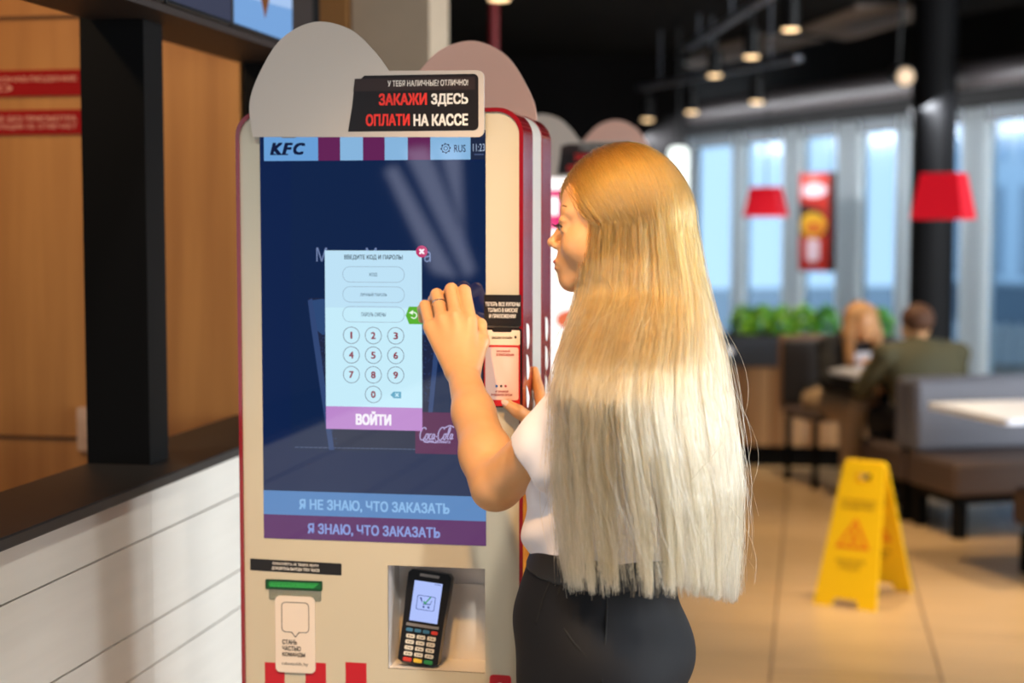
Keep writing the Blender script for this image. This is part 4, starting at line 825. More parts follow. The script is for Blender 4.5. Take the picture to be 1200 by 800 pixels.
# ------------------------------------------------------------------ wet floor sign
f1, f2, f3 = atZ(952.5, 707, 0), atZ(1026, 717, 0), atZ(1073, 694, 0)
ax = (f2 - f1); wS = np.linalg.norm(ax); ax /= wS; ay = np.cross(V(0, 0, 1), ax); gap = float(np.dot(f3 - f2, ay)); mid = (f1 + f2) / 2 + ay * gap / 2; HS = .575
t = thing('wet_floor_sign', 'yellow folding wet floor sign with a warning triangle standing on the tiles', 'floor sign', tuple(mid), math.atan2(ax[1], ax[0]))
M_yel = mat('yellow_plastic', (250, 200, 8), .35)
def sign_panel(side, name):
    lean = math.atan2(gap / 2 - .012, HS); B_ = V(0, -side * -math.sin(lean) * 1.0, math.cos(lean)) if False else V(0, side * math.sin(lean), math.cos(lean))
    A_ = V(side, 0, 0); fr = (V(0, -side * gap / 2, 0), A_, B_); Ls = HS / math.cos(lean); w0, w1 = wS / 2, wS * .33
    m = MB(); hole = rrect(-.033, Ls - .085, .033, Ls - .055, .01, 4)
    # pieces around the hand hole and the foot notch
    def wd(z): return w0 + (w1 - w0) * z / Ls
    zh0, zh1 = Ls - .09, Ls - .05; th = (-.010, .0)
    m.slab(fr, [(-w0, 0), (-w0 * .45, 0), (-w0 * .36, .035), (w0 * .36, .035), (w0 * .45, 0), (w0, 0), (wd(zh0), zh0), (-wd(zh0), zh0)], *th)
    m.slab(fr, [(-wd(zh0), zh0), (-.036, zh0), (-.036, zh1), (-wd(zh1), zh1)], *th); m.slab(fr, [(.036, zh0), (wd(zh0), zh0), (wd(zh1), zh1), (.036, zh1)], *th)
    m.slab(fr, [(-wd(zh1), zh1), (wd(zh1), zh1)] + [(wd(Ls) * math.cos(R(a)) if a in (0, 180) else (wd(Ls) - .012) * (1 if a < 90 else -1), Ls - .012 if a in (0, 180) else Ls) for a in (0, 45, 135, 180)], *th)
    o = m.build(name, M_yel, t, world=False)
    for sg, off in ((1, .0006), (-1, -.0106)):
        g = MB(); fr2 = fr if sg == 1 else (fr[0], -fr[1], fr[2]); of = off if sg == 1 else .0106
        tri = lambda r, cz: [(0 + r * math.cos(R(a)), cz + r * math.sin(R(a))) for a in (210, 330, 90)]
        g.ring(fr2, tri(.085, Ls * .47), tri(.062, Ls * .47), of, of + .0004, 0)
        g.poly(fr2, disc(-.002, Ls * .47 + .03, .008, 12), of + .0005, 0); g.poly(fr2, [(-.012, Ls * .47 + .02), (.006, Ls * .47 + .016), (.02, Ls * .47 - .012), (.032, Ls * .47 - .024), (.022, Ls * .47 - .026), (.004, Ls * .47 - .006), (-.014, Ls * .47 - .026), (-.024, Ls * .47 - .022), (-.006, Ls * .47)], of + .0005, 0)
        g.text('ОСТОРОЖНО', fr2, (-.075, Ls * .71, .075, Ls * .735), of + .0005, 1, .018); g.text('ВНИМАНИЕ', fr2, (-.07, Ls * .67, .07, Ls * .695), of + .0005, 1, .018)
        g.text('МОКРЫЙ', fr2, (-.06, Ls * .30, .06, Ls * .33), of + .0005, 1, .018); g.text('ПОЛ', fr2, (-.04, Ls * .255, .04, Ls * .285), of + .0005, 1, .018)
        if of > 0: g.build('print', [mat('sign_orange', (236, 112, 16), .45), mat('sign_ochre', (150, 104, 10), .45)], o, world=False)
    return o
sign_panel(1, 'front_leaf'); sign_panel(-1, 'rear_leaf')
MB().tube([(-wS * .3, 0, HS - .006), (wS * .3, 0, HS - .006)], .011, 12).build('hinge', M_yel, t, world=False)

# ------------------------------------------------------------------ people
M_skin = mat('skin', (216, 160, 110), .42, sss=.12, var=.06, vscale=30); M_lip = mat('lip_rose', (176, 92, 86), .4)
def head(S, C, Fh, Lh, Uh, s=1.0, female=True):
    Q = lambda f, l, u: C + (Fh * f + Lh * l + Uh * (u if u > 0 else u * .86)) * s
    ax_ = (Fh, Lh, Uh); E = lambda f, l, u, rf, rl, ru, k=.01, op='u': S.ell(Q(f, l, u), (rf * s, rl * s, ru * s), ax_, k * s, op)
    Cn = lambda p, q, r0, r1, k=.01: S.cone(Q(*p), Q(*q), r0 * s, r1 * s, k * s)
    E(-.019, 0, .032, .088, .070, .070, 0); E(.018, 0, -.025, .066, .062, .075, .03); E(.042, 0, .038, .037, .052, .042, .03)
    for g in (1, -1):
        Cn((.005, .052 * g, -.058), (.066, .012 * g, -.098), .016, .014, .022); Cn((-.002, .058 * g, -.02), (.004, .053 * g, -.06), .014, .015, .02)
        E(.052, .040 * g, -.036, .026, .022, .024, .024); E(.066, .029 * g, .020, .013, .022, .010, .016)
    E(.072, 0, -.102, .016, .018, .013, .014)
    E(.074, 0, -.066, .020, .030, .026, .018)
    for g in (1, -1): E(.096, .031 * g, .000, .013, .017, .010, .012, 's')
    Cn((.078, 0, .006), (.099, 0, -.029), .0060, .0066, .009); E(.1005, 0, -.030, .0078, .0082, .0070, .005)
    for g in (1, -1): E(.091, .0095 * g, -.036, .009, .006, .006, .005)
    for g in (1, -1): E(.070, .031 * g, 0, .0142, .0165, .0135, .004); E(.076, .031 * g, .008, .009, .018, .006, .006); E(.075, .031 * g, -.010, .007, .016, .004, .006)
    E(.0895, 0, -.0655, .0090, .020, .0052, .005); E(.0880, 0, -.0765, .0088, .018, .0060, .005); E(.108, 0, -.0712, .010, .022, .0012, .002, 's')
    for g in (1, -1): E(-.01, .072 * g, -.012, .018, .008, .03, .006)
    return Q
HY = R(8); Fh = V(-math.cos(HY), math.sin(HY), 0); Lh = V(-Fh[1], Fh[0], 0); Uh = V(0, 0, 1)
HYH = R(-1); Fh0 = V(-math.cos(HYH), math.sin(HYH), 0); Lh2 = V(-Fh0[1], Fh0[0], 0); pt = R(1); Fh2 = Fh0 * math.cos(pt) - Uh * math.sin(pt); Uh2 = Uh * math.cos(pt) + Fh0 * math.sin(pt)
P0 = atY(706, 735, 2.45); P0[2] = 0
def B(f, l, z): return P0 + Fh * f + Lh * l + V(0, 0, z)
guest = thing('person', 'long haired blonde woman in white blouse and dark trousers tapping the kiosk screen', 'person', (P0[0], P0[1], 0))
HC = atY(722, 263, 2.45)
SL = atY(714, 460, 2.30); EL = atY(579, 571, 2.46); WL = atY(543, 440, 2.665)
SR = atY(733, 452, 2.60); ER = atY(742, 598, 2.66); WR = atY(657, 522, 2.80)
gh = SDF(HC - V(.16, .15, .22), HC + V(.16, .15, .17), .0019)
QH = head(gh, HC, Fh2, Lh2, Uh2, .97)
gh.cone(QH(-.03, 0, -.06), B(-.045, 0, 1.365), .049, .052, .02)
gl = SDF(np.minimum.reduce([SL, EL, WL, atY(490, 330, 2.80)]) - .06, np.maximum.reduce([SL, EL, WL, atY(575, 330, 2.80)]) + V(.06, .02, .06), .0021)
gl.chain([SL, SL * .6 + EL * .4, EL * .93 + SL * .07], [.047, .042, .0375], .02).chain([EL, EL * .72 + WL * .28 + V(.002, 0, 0), EL * .35 + WL * .65, WL], [.0375, .0405, .033, .0262], .018)
mcp = [(504, 383, 2.712), (518, 374, 2.712), (534, 370, 2.712), (551, 376, 2.71)]
pip = [(498, 358, 2.745), (512, 345, 2.75), (529, 339, 2.75), (544, 341, 2.748)]
dip = [(495, 362, 2.770), (508, 352, 2.774), (524, 346, 2.775), (538, 349, 2.772)]
tip = [(495, 374, 2.782), (507, 366, 2.786), (521, 360, 2.788), (531, 363, 2.790)]
HAND_L = {}
for i in range(4):
    m_, p_, d_, t_ = (atY(*q) for q in (mcp[i], pip[i], dip[i], tip[i])); base = WL + (m_ - WL) * .12 + V((i - 1.5) * .006, 0, 0)
    gl.cone(base, m_, .0175, .0125, .012); HAND_L[i] = (m_, p_)
for i in range(4):
    m_, p_, d_, t_ = (atY(*q) for q in (mcp[i], pip[i], dip[i], tip[i])); r_ = (.0098, .0108, .0112, .0112)[i]
    gl.chain([m_, p_, d_, t_], [r_ * 1.03, r_, r_ * .9, r_ * .78], .003)
gl.chain([atY(553, 428, 2.675), atY(564, 400, 2.712), atY(562, 381, 2.750), atY(553, 372, 2.782)], [.017, .0135, .0118, .0095], .006)
gr = SDF(np.minimum.reduce([atY(585, 420, 2.77), WR, ER, SR]) - .065, np.maximum.reduce([SR, ER, WR, atY(640, 420, 2.97)]) + .065, .0023)
gr.chain([SR, ER], [.046, .038], .02).chain([ER, ER * .7 + WR * .3, WR], [.038, .038, .0262], .018)
RM = [((635, 480, 2.868), (631, 455, 2.893), (626, 434, 2.903)), ((638, 490, 2.878), (635.5, 470, 2.912), (631, 452, 2.932)), ((638, 500, 2.88), (636, 486, 2.92), (633, 474, 2.945)), ((637, 509, 2.876), (636, 500, 2.91), (634, 492, 2.93))]
for a_ in RM: gr.cone(WR + (atY(*a_[0]) - WR) * .1, atY(*a_[0]), .0165, .0125, .010)
for i, a_ in enumerate(RM): gr.chain([atY(*q) for q in a_], [(.0108, .0110, .0105, .0095)[i] * q for q in (1, .92, .75)], .003)
THR = [atY(652, 512, 2.80), atY(626, 494, 2.793), atY(607, 482, 2.779), atY(594, 473, 2.780)]
gr.chain(THR, [.0165, .0135, .0112, .0088], .006)
gb = SDF(B(0, 0, 0) - V(.34, .34, 0), B(0, 0, 1.45) + V(.34, .34, 0), .0075)
gb.ell(B(0, 0, .93), (.11, .155, .10), (Fh, Lh, Uh), 0).ell(B(-.005, 0, 1.08), (.085, .12, .12), (Fh, Lh, Uh), .04).ell(B(-.04, 0, 1.24), (.095, .14, .13), (Fh, Lh, Uh), .04)
for g in (1, -1): gb.ell(B(.020, .055 * g, 1.20), (.046, .05, .05), (Fh, Lh, Uh), .03).chain([B(0, .085 * g, .90), B(.01, .085 * g, .50), B(-.015, .085 * g, .09)], [.085, .055, .038], .02).cone(B(-.02, .085 * g, .05), B(.10, .095 * g, .03), .036, .026, .02)
gb.cone(B(-.05, 0, 1.40), B(-.02, 0, 1.25), .05, .07, .03).cone(B(-.03, 0, 1.35), SL, .05, .047, .03).cone(B(-.03, 0, 1.35), SR, .05, .047, .03)
body_mesh('body', [gh, gl, gr, gb], M_skin, guest)
# face details
for g in (1, -1):
    e_ = QH(.0712, .031 * g, -.0005); eb = MB(); eb.lathe((0, 0, 0), [(.0138 * math.sin(R(a)), -.0138 * math.cos(R(a))) for a in range(4, 180, 8)], 24)
    o = eb.build('eye', [mat('eye_white', (228, 220, 212), .2)], None, True); o.parent = guest; o.location = tuple(e_ - np.array(guest.location))
    ir = MB(); fe = (e_ + Fh2 * .0126, Lh2, Uh2); ir.slab(fe, disc(0, -.001, .0058, 20), 0, .0012); i_ = ir.build('iris', mat('iris', (70, 84, 92), .15), guest); 
    lash = MB()
    for k in range(11):
        u = -.014 + .0028 * k; p = QH(.0855 - (u / .014) ** 2 * .006, .031 * g + u, .002 - (u / .014) ** 2 * .004); lash.tube([p, p + Fh2 * .006 - Uh2 * .002, p + Fh2 * .0105 + Uh2 * .001 + Lh2 * u * .25], [.0005, .0004, .0001], 5)
    lash.tube([QH(.0855 - (u / .014) ** 2 * .006, .031 * g + u, .0025 - (u / .014) ** 2 * .004) for u in np.linspace(-.015, .015, 9)], .0008, 6); lash.build('eyelashes', mat('lash_black', (30, 20, 18), .6), guest)
    bw = MB().tube([QH(.0805 - .010 * (k / 6) ** 2, g * (.016 + .034 * k / 6), .026 + .004 * math.sin(k / 6 * 2.4)) for k in range(7)], [.0012, .002, .0022, .0021, .0018, .0014, .0008], 8); bw.build('eyebrow', mat('brow_brown', (120, 84, 52), .7), guest, True)
lp = SDF(QH(.088, 0, -.07) - .035, QH(.088, 0, -.07) + .035, .0013); axh = (Fh2, Lh2, Uh2)
lp.ell(QH(.0902, 0, -.0655), (.0088, .0195, .0050), axh, 0).ell(QH(.0887, 0, -.0765), (.0086, .0176, .0058), axh, .001).ell(QH(.108, 0, -.0712), (.010, .022, .0012), axh, .002, 's')
body_mesh('lips', [lp], M_lip, guest)
m_, p_ = HAND_L[1]; dr = p_ - m_; rc = m_ + dr * .62; dr /= np.linalg.norm(dr); e1 = np.cross(dr, V(0, 1, 0)); e1 /= np.linalg.norm(e1); e2 = np.cross(dr, e1)
MB().tube([rc + e1 * .0114 * math.cos(a) + e2 * .0114 * math.sin(a) + dr * .0 for a in np.linspace(0, 2 * math.pi, 25)], .0016, 6).build('ring', mat('silver_ring', (230, 226, 220), .15, metal=1.0), guest, True)
nd = THR[3] - THR[2]; nd /= np.linalg.norm(nd); ns = SDF(THR[3] - .02, THR[3] + .02, .001); nn = V(-.1, -1, .25); nn /= np.linalg.norm(nn); nc = np.cross(nd, nn); nc /= np.linalg.norm(nc); nn = np.cross(nc, nd)
ns.ell(THR[3] + nn * .0062 + nd * .002, (.0085, .0058, .0032), (nd, nc, nn), 0); body_mesh('thumbnail', [ns], mat('nail', (238, 196, 178), .2), guest)

# blouse
gs = SDF(np.minimum(B(0, 0, 1.02) - V(.26, .26, 0), EL - .02), B(0, 0, 1.46) + V(.26, .28, 0), .0034)
A3 = (Fh, Lh, Uh)
gs.ell(B(-.042, 0, 1.25), (.108, .155, .150), A3, 0).ell(B(.010, 0, 1.125), (.104, .135, .125), A3, .05).ell(B(-.02, 0, 1.12), (.100, .145, .12), A3, .04)
for g in (1, -1): gs.ell(B(.026, .055 * g, 1.20), (.054, .055, .06), A3, .04).cone(B(.040, .03 * g, 1.19), B(.050, .028 * g, 1.095), .054, .060, .03)
gs.cone(B(-.035, 0, 1.345), SL + V(0, 0, .004), .062, .056, .04).cone(B(-.035, 0, 1.345), SR + V(0, 0, .004), .062, .056, .04)
CL = atY(626, 553, 2.385); CR = SR + (ER - SR) * .45; dl = (CL - SL) / np.linalg.norm(CL - SL); dr_ = (ER - SR) / np.linalg.norm(ER - SR)
for s_, c_, d_, n_, r0_, r1_ in ((SL, CL, dl, V(-.85, -.10, -.52), .060, .058), (SR, CR, dr_, dr_, .056, .054)):
    gv = SDF(gs.lo, gs.lo + gs.h * (gs.n - 1), gs.h); gv.chain([s_, s_ * .5 + c_ * .5 - V(0, 0, .006), c_ + d_ * .04], [r0_, .064, r1_], .02)
    gv.plane(c_, n_); gv.cone(c_ - d_ * .035, c_ + d_ * .12, r1_ - .006, r1_ - .004, .002, 's')
    hh = np.clip(.5 + .5 * (gv.g - gs.g) / .012, 0, 1); gs.g = gv.g * (1 - hh) + gs.g * hh - .012 * hh * (1 - hh)
gs.warp(lambda X, Y, Z: np.float32(.0042) * np.sin(40 * Z + 34 * X + 3 * np.sin(18 * Y)) * np.sin(24 * Y + 30 * X + 9 * Z) + .0020 * np.sin(85 * X - 60 * Z + 20 * Y + 2 * np.sin(14 * Z)) + .0035 * np.maximum(0, np.sin(38 * (X - .6 * Z) + 2.2 * np.sin(9 * Z))) ** 3 * np.clip((1.2 - Z) / .1, 0, 1))
gs.plane(B(0, 0, 1.045), Fh * .10 + V(0, 0, -1))
gs.cone(QH(-.03, 0, -.05), B(-.03, 0, 1.37), .060, .058, .004, 's')
body_mesh('blouse', [gs], mat('white_blouse', (240, 232, 236), .65, sheen=.1), guest)
gc = SDF(B(-.03, 0, 1.33) - .13, B(-.03, 0, 1.46) + .13, .003); gc.cone(B(-.045, 0, 1.35), B(-.04, 0, 1.395), .068, .060, 0).cone(B(-.046, 0, 1.32), B(-.038, 0, 1.43), .062, .055, .002, 's'); gc.plane(B(-.04, 0, 1.405), Fh * .25 + V(0, 0, 1)); gc.plane(B(-.04, 0, 1.355), V(0, 0, -1)); body_mesh('collar', [gc], mat('white_blouse'), guest)
# trousers
gt = SDF(B(0, 0, .05) - V(.26, .26, 0), B(0, 0, 1.10) + V(.26, .26, 0), .0045)
gt.ell(B(.012, 0, .955), (.120, .160, .13), A3, 0).ell(B(-.03, 0, .895), (.110, .165, .10), A3, .04).ell(B(-.004, 0, 1.04), (.104, .142, .09), A3, .04)
for g in (1, -1): gt.chain([B(.0, .085 * g, .88), B(.012, .088 * g, .52), B(-.01, .092 * g, .07)], [.105, .080, .088], .03)
gt.plane(B(0, 0, 1.068), Fh * -.10 + V(0, 0, 1)).plane(B(0, 0, .075), V(0, 0, -1))
gt.warp(lambda X, Y, Z: .0018 * np.sin(30 * Z + 26 * X) * np.sin(22 * Y + 12 * Z))
tr = body_mesh('trousers', [gt], mat('dark_navy_trousers', (15, 16, 22), .75, spec=.25), guest)
gw = SDF(B(0, 0, 1.02) - V(.2, .2, 0), B(0, 0, 1.09) + V(.2, .2, 0), .003); gw.ell(B(-.004, 0, 1.04), (.1085, .1465, .095), A3, 0).ell(B(.012, 0, .955), (.123, .163, .135), A3, .03); gw.plane(B(0, 0, 1.070), Fh * -.10 + V(0, 0, 1)).plane(B(0, 0, 1.028), Fh * .10 + V(0, 0, -1)); body_mesh('waistband', [gw], mat('black_waistband', (18, 18, 22), .6), tr)
def on(S, px, py, y0=2.05, y1=2.6):
    for Y in np.linspace(y0, y1, 500):
        p = atY(px, py, Y); i = np.round((p - S.lo) / S.h).astype(int)
        if np.all(i >= 0) and np.all(i < S.n) and S.g[tuple(i)] < 0: return p
    return atY(px, py, (y0 + y1) / 2)
sm = [on(gt, x, y) for x, y in ((661, 676), (654, 700), (656, 725), (670, 750), (688, 770), (703, 788))]; MB().tube(spline(sm, 5), .0022, 6).build('pocket_seam', mat('seam_black', (8, 8, 10), .8), tr, True)
sm = [on(gt, x, y) for x, y in ((711, 690), (711, 720), (709, 755), (705, 800))]; MB().tube(spline(sm, 5), .0014, 6).build('side_seam', mat('seam_black'), tr, True)
sm = [on(gt, x, y) for x, y in ((648, 672), (637, 700), (628, 732))]; MB().tube(spline(sm, 5), .0012, 6).build('pleat_seam', mat('seam_black'), tr, True)
for g in (1, -1):
    sh = SDF(B(-.09, .092 * g, 0) - V(.2, .2, 0), B(.1, .092 * g, .1) + V(.2, .2, 0), .004); sh.cone(B(-.05, .09 * g, .045), B(.03, .092 * g, .04), .042, .042, 0).cone(B(.03, .092 * g, .04), B(.135, .10 * g, .028), .042, .024, .02); sh.plane(B(0, 0, .004), V(0, 0, -1)); body_mesh('shoe', [sh], mat('black_leather', (20, 18, 18), .35), guest)

# hair: scalp cap and curtain underneath, strands over it
BK = -Fh; NR = Lh
ZY = lambda y, Y=2.45: EYE + ray(730, y)[2] * Y / ray(730, y)[1]
KEY = [(262, 686, 812, .093, 2.42), (300, 684, 818, .098, 2.40), (345, 680, 827, .116, 2.36), (390, 668, 836, .170, 2.31), (430, 660, 842, .232, 2.27), (470, 655, 846, .260, 2.24), (530, 653, 855, .258, 2.24), (600, 655, 862, .245, 2.25), (700, 664, 860, .225, 2.27)]
kz = np.array([ZY(k[0], k[4]) for k in KEY])[::-1]
_f = np.array([atY(k[1], k[0], 2.45 - .55 * k[3])[0] for k in KEY])[::-1]; _b = np.array([atY(k[2], k[0], 2.45)[0] for k in KEY])[::-1]
kry = np.array([k[3] for k in KEY])[::-1]; krx = (_b - _f) / 1.94; kx = _b - krx
def contour(a, z, q=1.0):
    cx = np.interp(z, kz, kx); rx = np.interp(z, kz, krx) * q; ry = np.interp(z, kz, kry) * q
    ca, sa = np.cos(a), np.sin(a); px_ = np.sign(ca) * np.abs(ca) ** .9 * rx; py__ = np.sign(sa) * np.abs(sa) ** .9 * ry
    return np.stack([cx + BK[0] * px_ + NR[0] * py__, 2.45 + BK[1] * px_ + NR[1] * py__, z + 0 * a], -1)
HR = V(.109, .090, .119); HH = atY(731, 262, 2.45); ZE = ZY(262, 2.42)
def strands(N, rng, amin, amax, qlo, qhi, zend, clump, frizz, T1=9, T2=17):
    a = rng.uniform(amin, amax, N); q = qlo + (qhi - qlo) * rng.random(N) ** .6
    nc = 230; cc = np.sort(rng.uniform(-2.9, 2.9, nc)); ci = np.abs(a[:, None] - cc[None]).argmin(1); ac = cc[ci]; cq = rng.uniform(-.035, .02, nc)[ci]; cend = rng.normal(0, .008, nc)[ci]
    yt = np.clip(contour(a, np.full(N, 1.05))[:, 1], 2.2, 2.6); rz_ = ray(760, zend); zend = EYE + rz_[2] * yt / rz_[1]; zend = zend + np.abs(cend) * 2.0 + rng.exponential(.018, N)
    fr0 = np.clip((a - .75) / .5, 0, 1); early = rng.random(N) < .50 * fr0; zend = np.where(early, zend + rng.uniform(.06, .30, N), zend)
    lc = np.sort(rng.uniform(-3, 3, 40)); al = lc[np.abs(a[:, None] - lc[None]).argmin(1)]
    psi = np.radians(78 + (np.abs(a) / 2.8) * 70 + rng.normal(0, 5, N)); off = rng.normal(0, .05, N) + .03 * np.sign(a)
    d0 = np.stack([-np.cos(psi), off, np.sin(psi)], -1); d0 /= np.linalg.norm(d0, axis=1)[:, None]           # in F, L, U of the head
    ce = contour(a, np.full(N, ZE), q) - HH; dE = np.stack([ce @ Fh / HR[0], ce @ Lh / HR[1], ce[:, 2] / HR[2]], -1); rE = np.linalg.norm(dE, axis=1); dE /= rE[:, None]
    r0 = np.where(rng.random(N) < .6, rng.uniform(0, .62, N), 0); t = r0[:, None] + (1 - r0[:, None]) * np.linspace(0, 1, T1)[None]
    om = np.arccos(np.clip((d0 * dE).sum(1), -1, 1))[:, None]; s0, s1 = np.sin((1 - t) * om) / np.sin(om), np.sin(t * om) / np.sin(om)
    dd = d0[:, None] * s0[..., None] + dE[:, None] * s1[..., None]; rad = (q[:, None] * (1 - t) + rE[:, None] * t)
    up_ = HH + (dd[..., 0:1] * HR[0] * Fh + dd[..., 1:2] * HR[1] * Lh + dd[..., 2:3] * HR[2] * Uh) * rad[..., None]
    s = np.linspace(0, 1, T2 + 1)[1:][None]; z = ZE + (zend[:, None] - ZE) * s
    cl = np.clip(clump * s ** 1.2 * (1.0 + .6 * np.clip((ac[:, None] - 1.2) / .8, 0, 1)), 0, .97); aa = a[:, None] * (1 - cl) + ac[:, None] * cl; lk = (.10 + .62 * fr0 * np.where(clump < .2, .1, 1))[:, None] * np.clip((s - .35) / .6, 0, 1); aa = aa * (1 - lk) + al[:, None] * lk
    qq = (q + cq)[:, None] * (1 - .5 * cl) + .5 * cl * (.95 + cq)[:, None]
    low = contour(aa, z, qq)
    ph = rng.uniform(0, 6.28, (N, 3)); fr_ = rng.uniform(3, 9, (N, 1)); am = frizz * (.3 + rng.exponential(1.3, (N, 1)))
    for k in range(3): low[..., k] += (am * s * np.sin(fr_ * s + ph[:, k:k + 1]) * (.25 if k == 2 else 1))
    P = np.concatenate([up_, low], 1)
    fly = (rng.random(N) < .10)[:, None] * rng.exponential(.0022, (N, 1)); tt_ = np.linspace(0, 1, P.shape[1])[None]
    out = P - np.array([HH[0] + .02, HH[1], 0]); out[..., 2] = 0; out /= np.linalg.norm(out, axis=2)[..., None] + 1e-6
    return P + out * (fly * np.sin(3.1 * tt_))[..., None], np.clip(rng.random(nc)[ci] * .45 + .55 * rng.random(N), 0, 1)
def hair_obj(name, P, r0, r1, m, parent):
    P, tone = P; N, T = P.shape[:2]; c = bpy.data.hair_curves.new(name); c.add_curves([T] * N); p = parent; off = np.zeros(3)
    while p is not None: off += np.array(p.location); p = p.parent
    c.attributes['position'].data.foreach_set('vector', (P - off).reshape(-1).astype(np.float32))
    ra = c.attributes.get('radius') or c.attributes.new('radius', 'FLOAT', 'POINT'); t = np.linspace(0, 1, T)
    ra.data.foreach_set('value', np.tile(r0 + (r1 - r0) * t ** 3, N).astype(np.float32)); c.materials.append(m)
    c.attributes.new('tone', 'FLOAT', 'CURVE').data.foreach_set('value', tone.astype(np.float32))
    o = bpy.data.objects.new(name, c); COL.objects.link(o); o.parent = parent; return o
def hair_mat(name, root, tip_, pos=(.18, .62)):
    m = bpy.data.materials.new(name); m.use_nodes = True; n = m.node_tree; n.nodes.clear(); o = n.nodes.new('ShaderNodeOutputMaterial'); h = n.nodes.new('ShaderNodeBsdfHairPrincipled'); h.model = 'CHIANG'; h.parametrization = 'COLOR'
    hi = n.nodes.new('ShaderNodeHairInfo'); cr_ = n.nodes.new('ShaderNodeValToRGB'); cr_.color_ramp.elements[0].color = (*root, 1); cr_.color_ramp.elements[1].color = (*tip_, 1); cr_.color_ramp.elements[0].position, cr_.color_ramp.elements[1].position = pos
    mx = n.nodes.new('ShaderNodeMix'); mx.data_type = 'RGBA'; mx.blend_type = 'MULTIPLY'; mx.inputs[0].default_value = .75
    r2 = n.nodes.new('ShaderNodeValToRGB'); r2.color_ramp.elements[0].color = (.27, .18, .11, 1); r2.color_ramp.elements[1].color = (1, 1, 1, 1)
    n.links.new(hi.outputs['Intercept'], cr_.inputs[0]); at_ = n.nodes.new('ShaderNodeAttribute'); at_.attribute_name = 'tone'; n.links.new(at_.outputs['Fac'], r2.inputs[0]); n.links.new(cr_.outputs[0], mx.inputs[6]); n.links.new(r2.outputs[0], mx.inputs[7]); n.links.new(mx.outputs[2], h.inputs['Color'])
    h.inputs['Roughness'].default_value = .26; h.inputs['Radial Roughness'].default_value = .45; h.inputs['Coat'].default_value = .0; n.links.new(h.outputs[0], o.inputs[0]); return m
M_hair = hair_mat('blonde_hair', (.46, .21, .04), (.82, .63, .38), (.32, .90))
cap = SDF(HH - V(.15, .15, .16), HH + V(.15, .15, .16), .003); cap.ell(HH, HR * .93, (Fh, Lh, Uh), 0); cap.plane(HH + Fh * .036 + V(0, 0, .02), Fh * .80 - Uh * .60); cap.plane(HH - V(0, 0, .06), V(0, 0, -1))
M_cap = mat('hair_under', (170, 122, 62), .6, var=.3, vscale=14, stretch=(6, 6, .4))
hair = body_mesh('hair', [cap], M_cap, guest)
cs = MB(); an = np.linspace(-2.45, 2.45, 60); rows = []
for j in range(22):
    s = j / 21; zb = np.interp(np.abs(an), [.5, 1.2, 2.0], [ZY(640, 2.4), ZY(540, 2.27), ZY(470, 2.27)]); zz = ZE + .02 + (zb - ZE - .02) * s
    rows.append(contour(an * (1 - .05 * s), zz, .90 - .04 * s + .012 * np.sin(an * 37)))
rows = np.array(rows); n1 = 60; cs.add(rows.reshape(-1, 3), [(j * n1 + i, j * n1 + i + 1, (j + 1) * n1 + i + 1, (j + 1) * n1 + i) for j in range(21) for i in range(n1 - 1)])
cs.build('hair_underlayer', mat('hair_under_pale', (196, 164, 116), .6, var=.35, vscale=10, stretch=(9, 9, .3)), hair, True)
rg = np.random.default_rng(5)
s1 = strands(7600, rg, -.35, 2.8, .90, 1.0, 704, .55, .0024); s3 = strands(1700, rg, 2.1, 2.85, .94, 1.0, 690, .5, .002); s4 = strands(900, rg, .4, 2.7, .96, 1.015, 706, .08, .006); s2 = strands(2400, rg, -2.8, -.3, .92, 1.0, 704, .5, .002)
hair_obj('hair_strands', (np.concatenate([s1[0], s2[0], s3[0], s4[0]]), np.concatenate([s1[1], s2[1], s3[1], s4[1]])), .00046, .00020, M_hair, hair)
Pf = strands(130, rg, -.6, 2.4, .99, 1.035, 660, .1, .013); hair_obj('flyaway_strands', Pf, .00026, .00014, M_hair, hair)

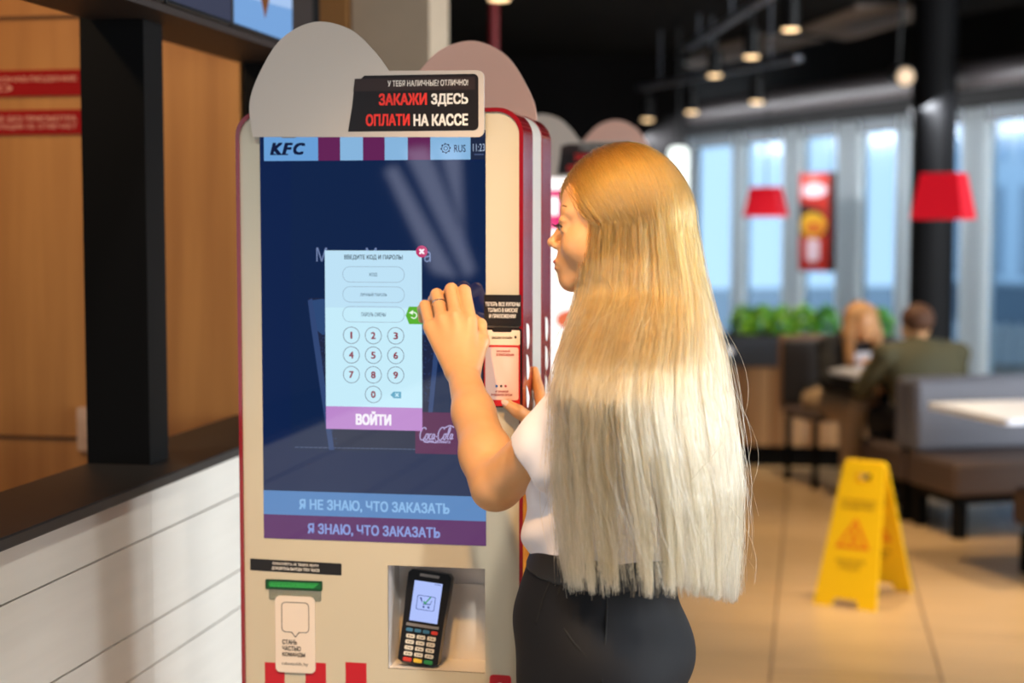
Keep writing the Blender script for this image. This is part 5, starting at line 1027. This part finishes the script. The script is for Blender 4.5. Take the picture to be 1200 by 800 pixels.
# ------------------------------------------------------------------ the couple at the far table
def seated(name_label, loc, rz, hs, lean, skin, top, legs_m, hair_m, female, hands, wid=.17):
    t = thing('person', name_label, 'person', tuple(loc), rz); F_, L_, U_ = V(0, -1, 0), V(1, 0, 0), V(0, 0, 1); h = .0085
    sh = lambda g: V(wid * g, -lean * .9, hs + .50 - lean * .25); hd = V(0, -lean - .05, hs + .69 - lean * .45); nb = V(0, -lean * .9, hs + .50 - lean * .25)
    g1 = SDF((-.36, -.75, 0), (.36, .26, hs + .86), h)
    head(g1, hd, F_, L_, U_, .98, female); g1.cone(hd - V(0, -.02, .05), nb, .048, .055, .02)
    g1.ell((0, 0, hs + .10), (.15, .11, .11), None, 0).ell((0, -lean * .7, hs + .36 - lean * .2), (wid - .015, .105, .19), None, .05)
    P = {}
    for g, hp in zip((1, -1), hands):
        el = V((wid + .075) * g, -lean * .9 - .12, hs + .25); P[g] = (sh(g), el, np.array(hp))
        g1.chain([sh(g), el, np.array(hp)], [.052, .04, .028], .02).ell(np.array(hp) + V(0, -.06, 0), (.042, .075, .02), None, .02)
        for k in range(4): g1.cone(np.array(hp) + V((k - 1.5) * .019, -.09, 0), np.array(hp) + V((k - 1.5) * .022, -.165 + .008 * abs(k - 1.5), -.012), .0095, .008, .004)
        g1.cone(np.array(hp) + V(-.035 * g, -.03, 0), np.array(hp) + V(-.07 * g, -.085, .0), .012, .009, .008)
        g1.chain([(.09 * g, 0, hs + .085), (.11 * g, -.43, hs + .075), (.115 * g, -.40, .09)], [.085, .058, .04], .02).cone((.115 * g, -.39, .05), (.12 * g, -.50, .035), .04, .03, .02)
    body_mesh('body', [g1], skin, t, local=True)
    g2 = SDF((-.36, -.6, hs), (.36, .26, hs + .64), h); g2.ell((0, .0, hs + .12), (.17, .13, .11), None, 0).ell((0, -lean * .7, hs + .36 - lean * .2), (wid + .012, .125, .20), None, .05)
    for g in (1, -1): a, e, q = P[g]; g2.cone(nb + V(0, 0, .03), a, .07, .066, .04).chain([a, e, e * .15 + q * .85], [.066, .054, .042], .02)
    g2.warp(lambda X, Y, Z: .004 * np.sin(30 * Z + 20 * X) * np.sin(25 * Y + 14 * X)); g2.cone(hd - V(0, 0, .03), nb + V(0, 0, .06), .058, .054, .004, 's'); body_mesh('jacket', [g2], top, t, local=True)
    g3 = SDF((-.36, -.7, 0), (.36, .26, hs + .25), h); g3.ell((0, .0, hs + .10), (.172, .135, .10), None, 0)
    for g in (1, -1): g3.chain([(.09 * g, 0, hs + .085), (.11 * g, -.44, hs + .075), (.115 * g, -.40, .10)], [.10, .075, .062], .02)
    body_mesh('trousers', [g3], legs_m, t, local=True)
    for g in (1, -1): g5 = SDF((.115 * g - .08, -.56, 0), (.115 * g + .08, -.3, .12), .006); g5.cone((.115 * g, -.37, .045), (.12 * g, -.50, .035), .045, .034, 0).plane((0, 0, .003), (0, 0, -1)); body_mesh('shoe', [g5], M_black, t, local=True)
    g4 = SDF(hd - .24, hd + V(.2, .2, .2), .007); g4.ell(hd + V(0, .018, .045), (.086, .098, .085), None, 0)
    if female:
        for g in (1, -1): g4.chain([hd + V(.062 * g, .0, .06), hd + V(.088 * g, -.01, -.06), hd + V(.10 * g, -.04, -.21)], [.04, .038, .028], .02)
        g4.cone(hd + V(0, .07, .02), hd + V(0, .09, -.2), .07, .07, .03)
    g4.plane(hd + V(0, -.05, .02), (0, -.86, -.5), .0) if not female else g4.ell(hd + V(0, -.11, -.03), (.058, .07, .1), None, .004, 's')
    body_mesh('hair', [g4], hair_m, t, local=True); return t
mc = A0 + uF * .72 + vF * .30
seated('man in a dark green jacket leaning over the small table, seen from behind', V(mc[0], mc[1], 0), RF + math.pi, .40, .20, M_skin, mat('olive_jacket', (78, 72, 46), .8), mat('dark_jeans', (36, 32, 30), .8), mat('brown_short_hair', (92, 58, 38), .7), False, ((.12, -.50, .78), (-.20, -.46, .78)), .215)
wm = seated('woman with long fair hair, black jacket and beige trousers, seated facing the man', V(.13, 9.96, 0), RF + .1, .42, .27, M_skin, mat('black_jacket', (16, 15, 18), .8), mat('beige_trousers', (176, 146, 112), .8), mat('fair_hair', (178, 130, 82), .6), True, ((.10, -.52, .63), (-.10, -.50, .63)))
g6 = MB(); fr6 = (V(0, -.335, 0), V(1, 0, 0), V(0, 0, 1)); g6.slab(fr6, [(-.03, .58), (.03, .58), (.055, .82), (-.055, .82)], -.012, .004); g6.build('shirt_front', mat('white_shirt', (228, 226, 234), .7), wm, world=False)
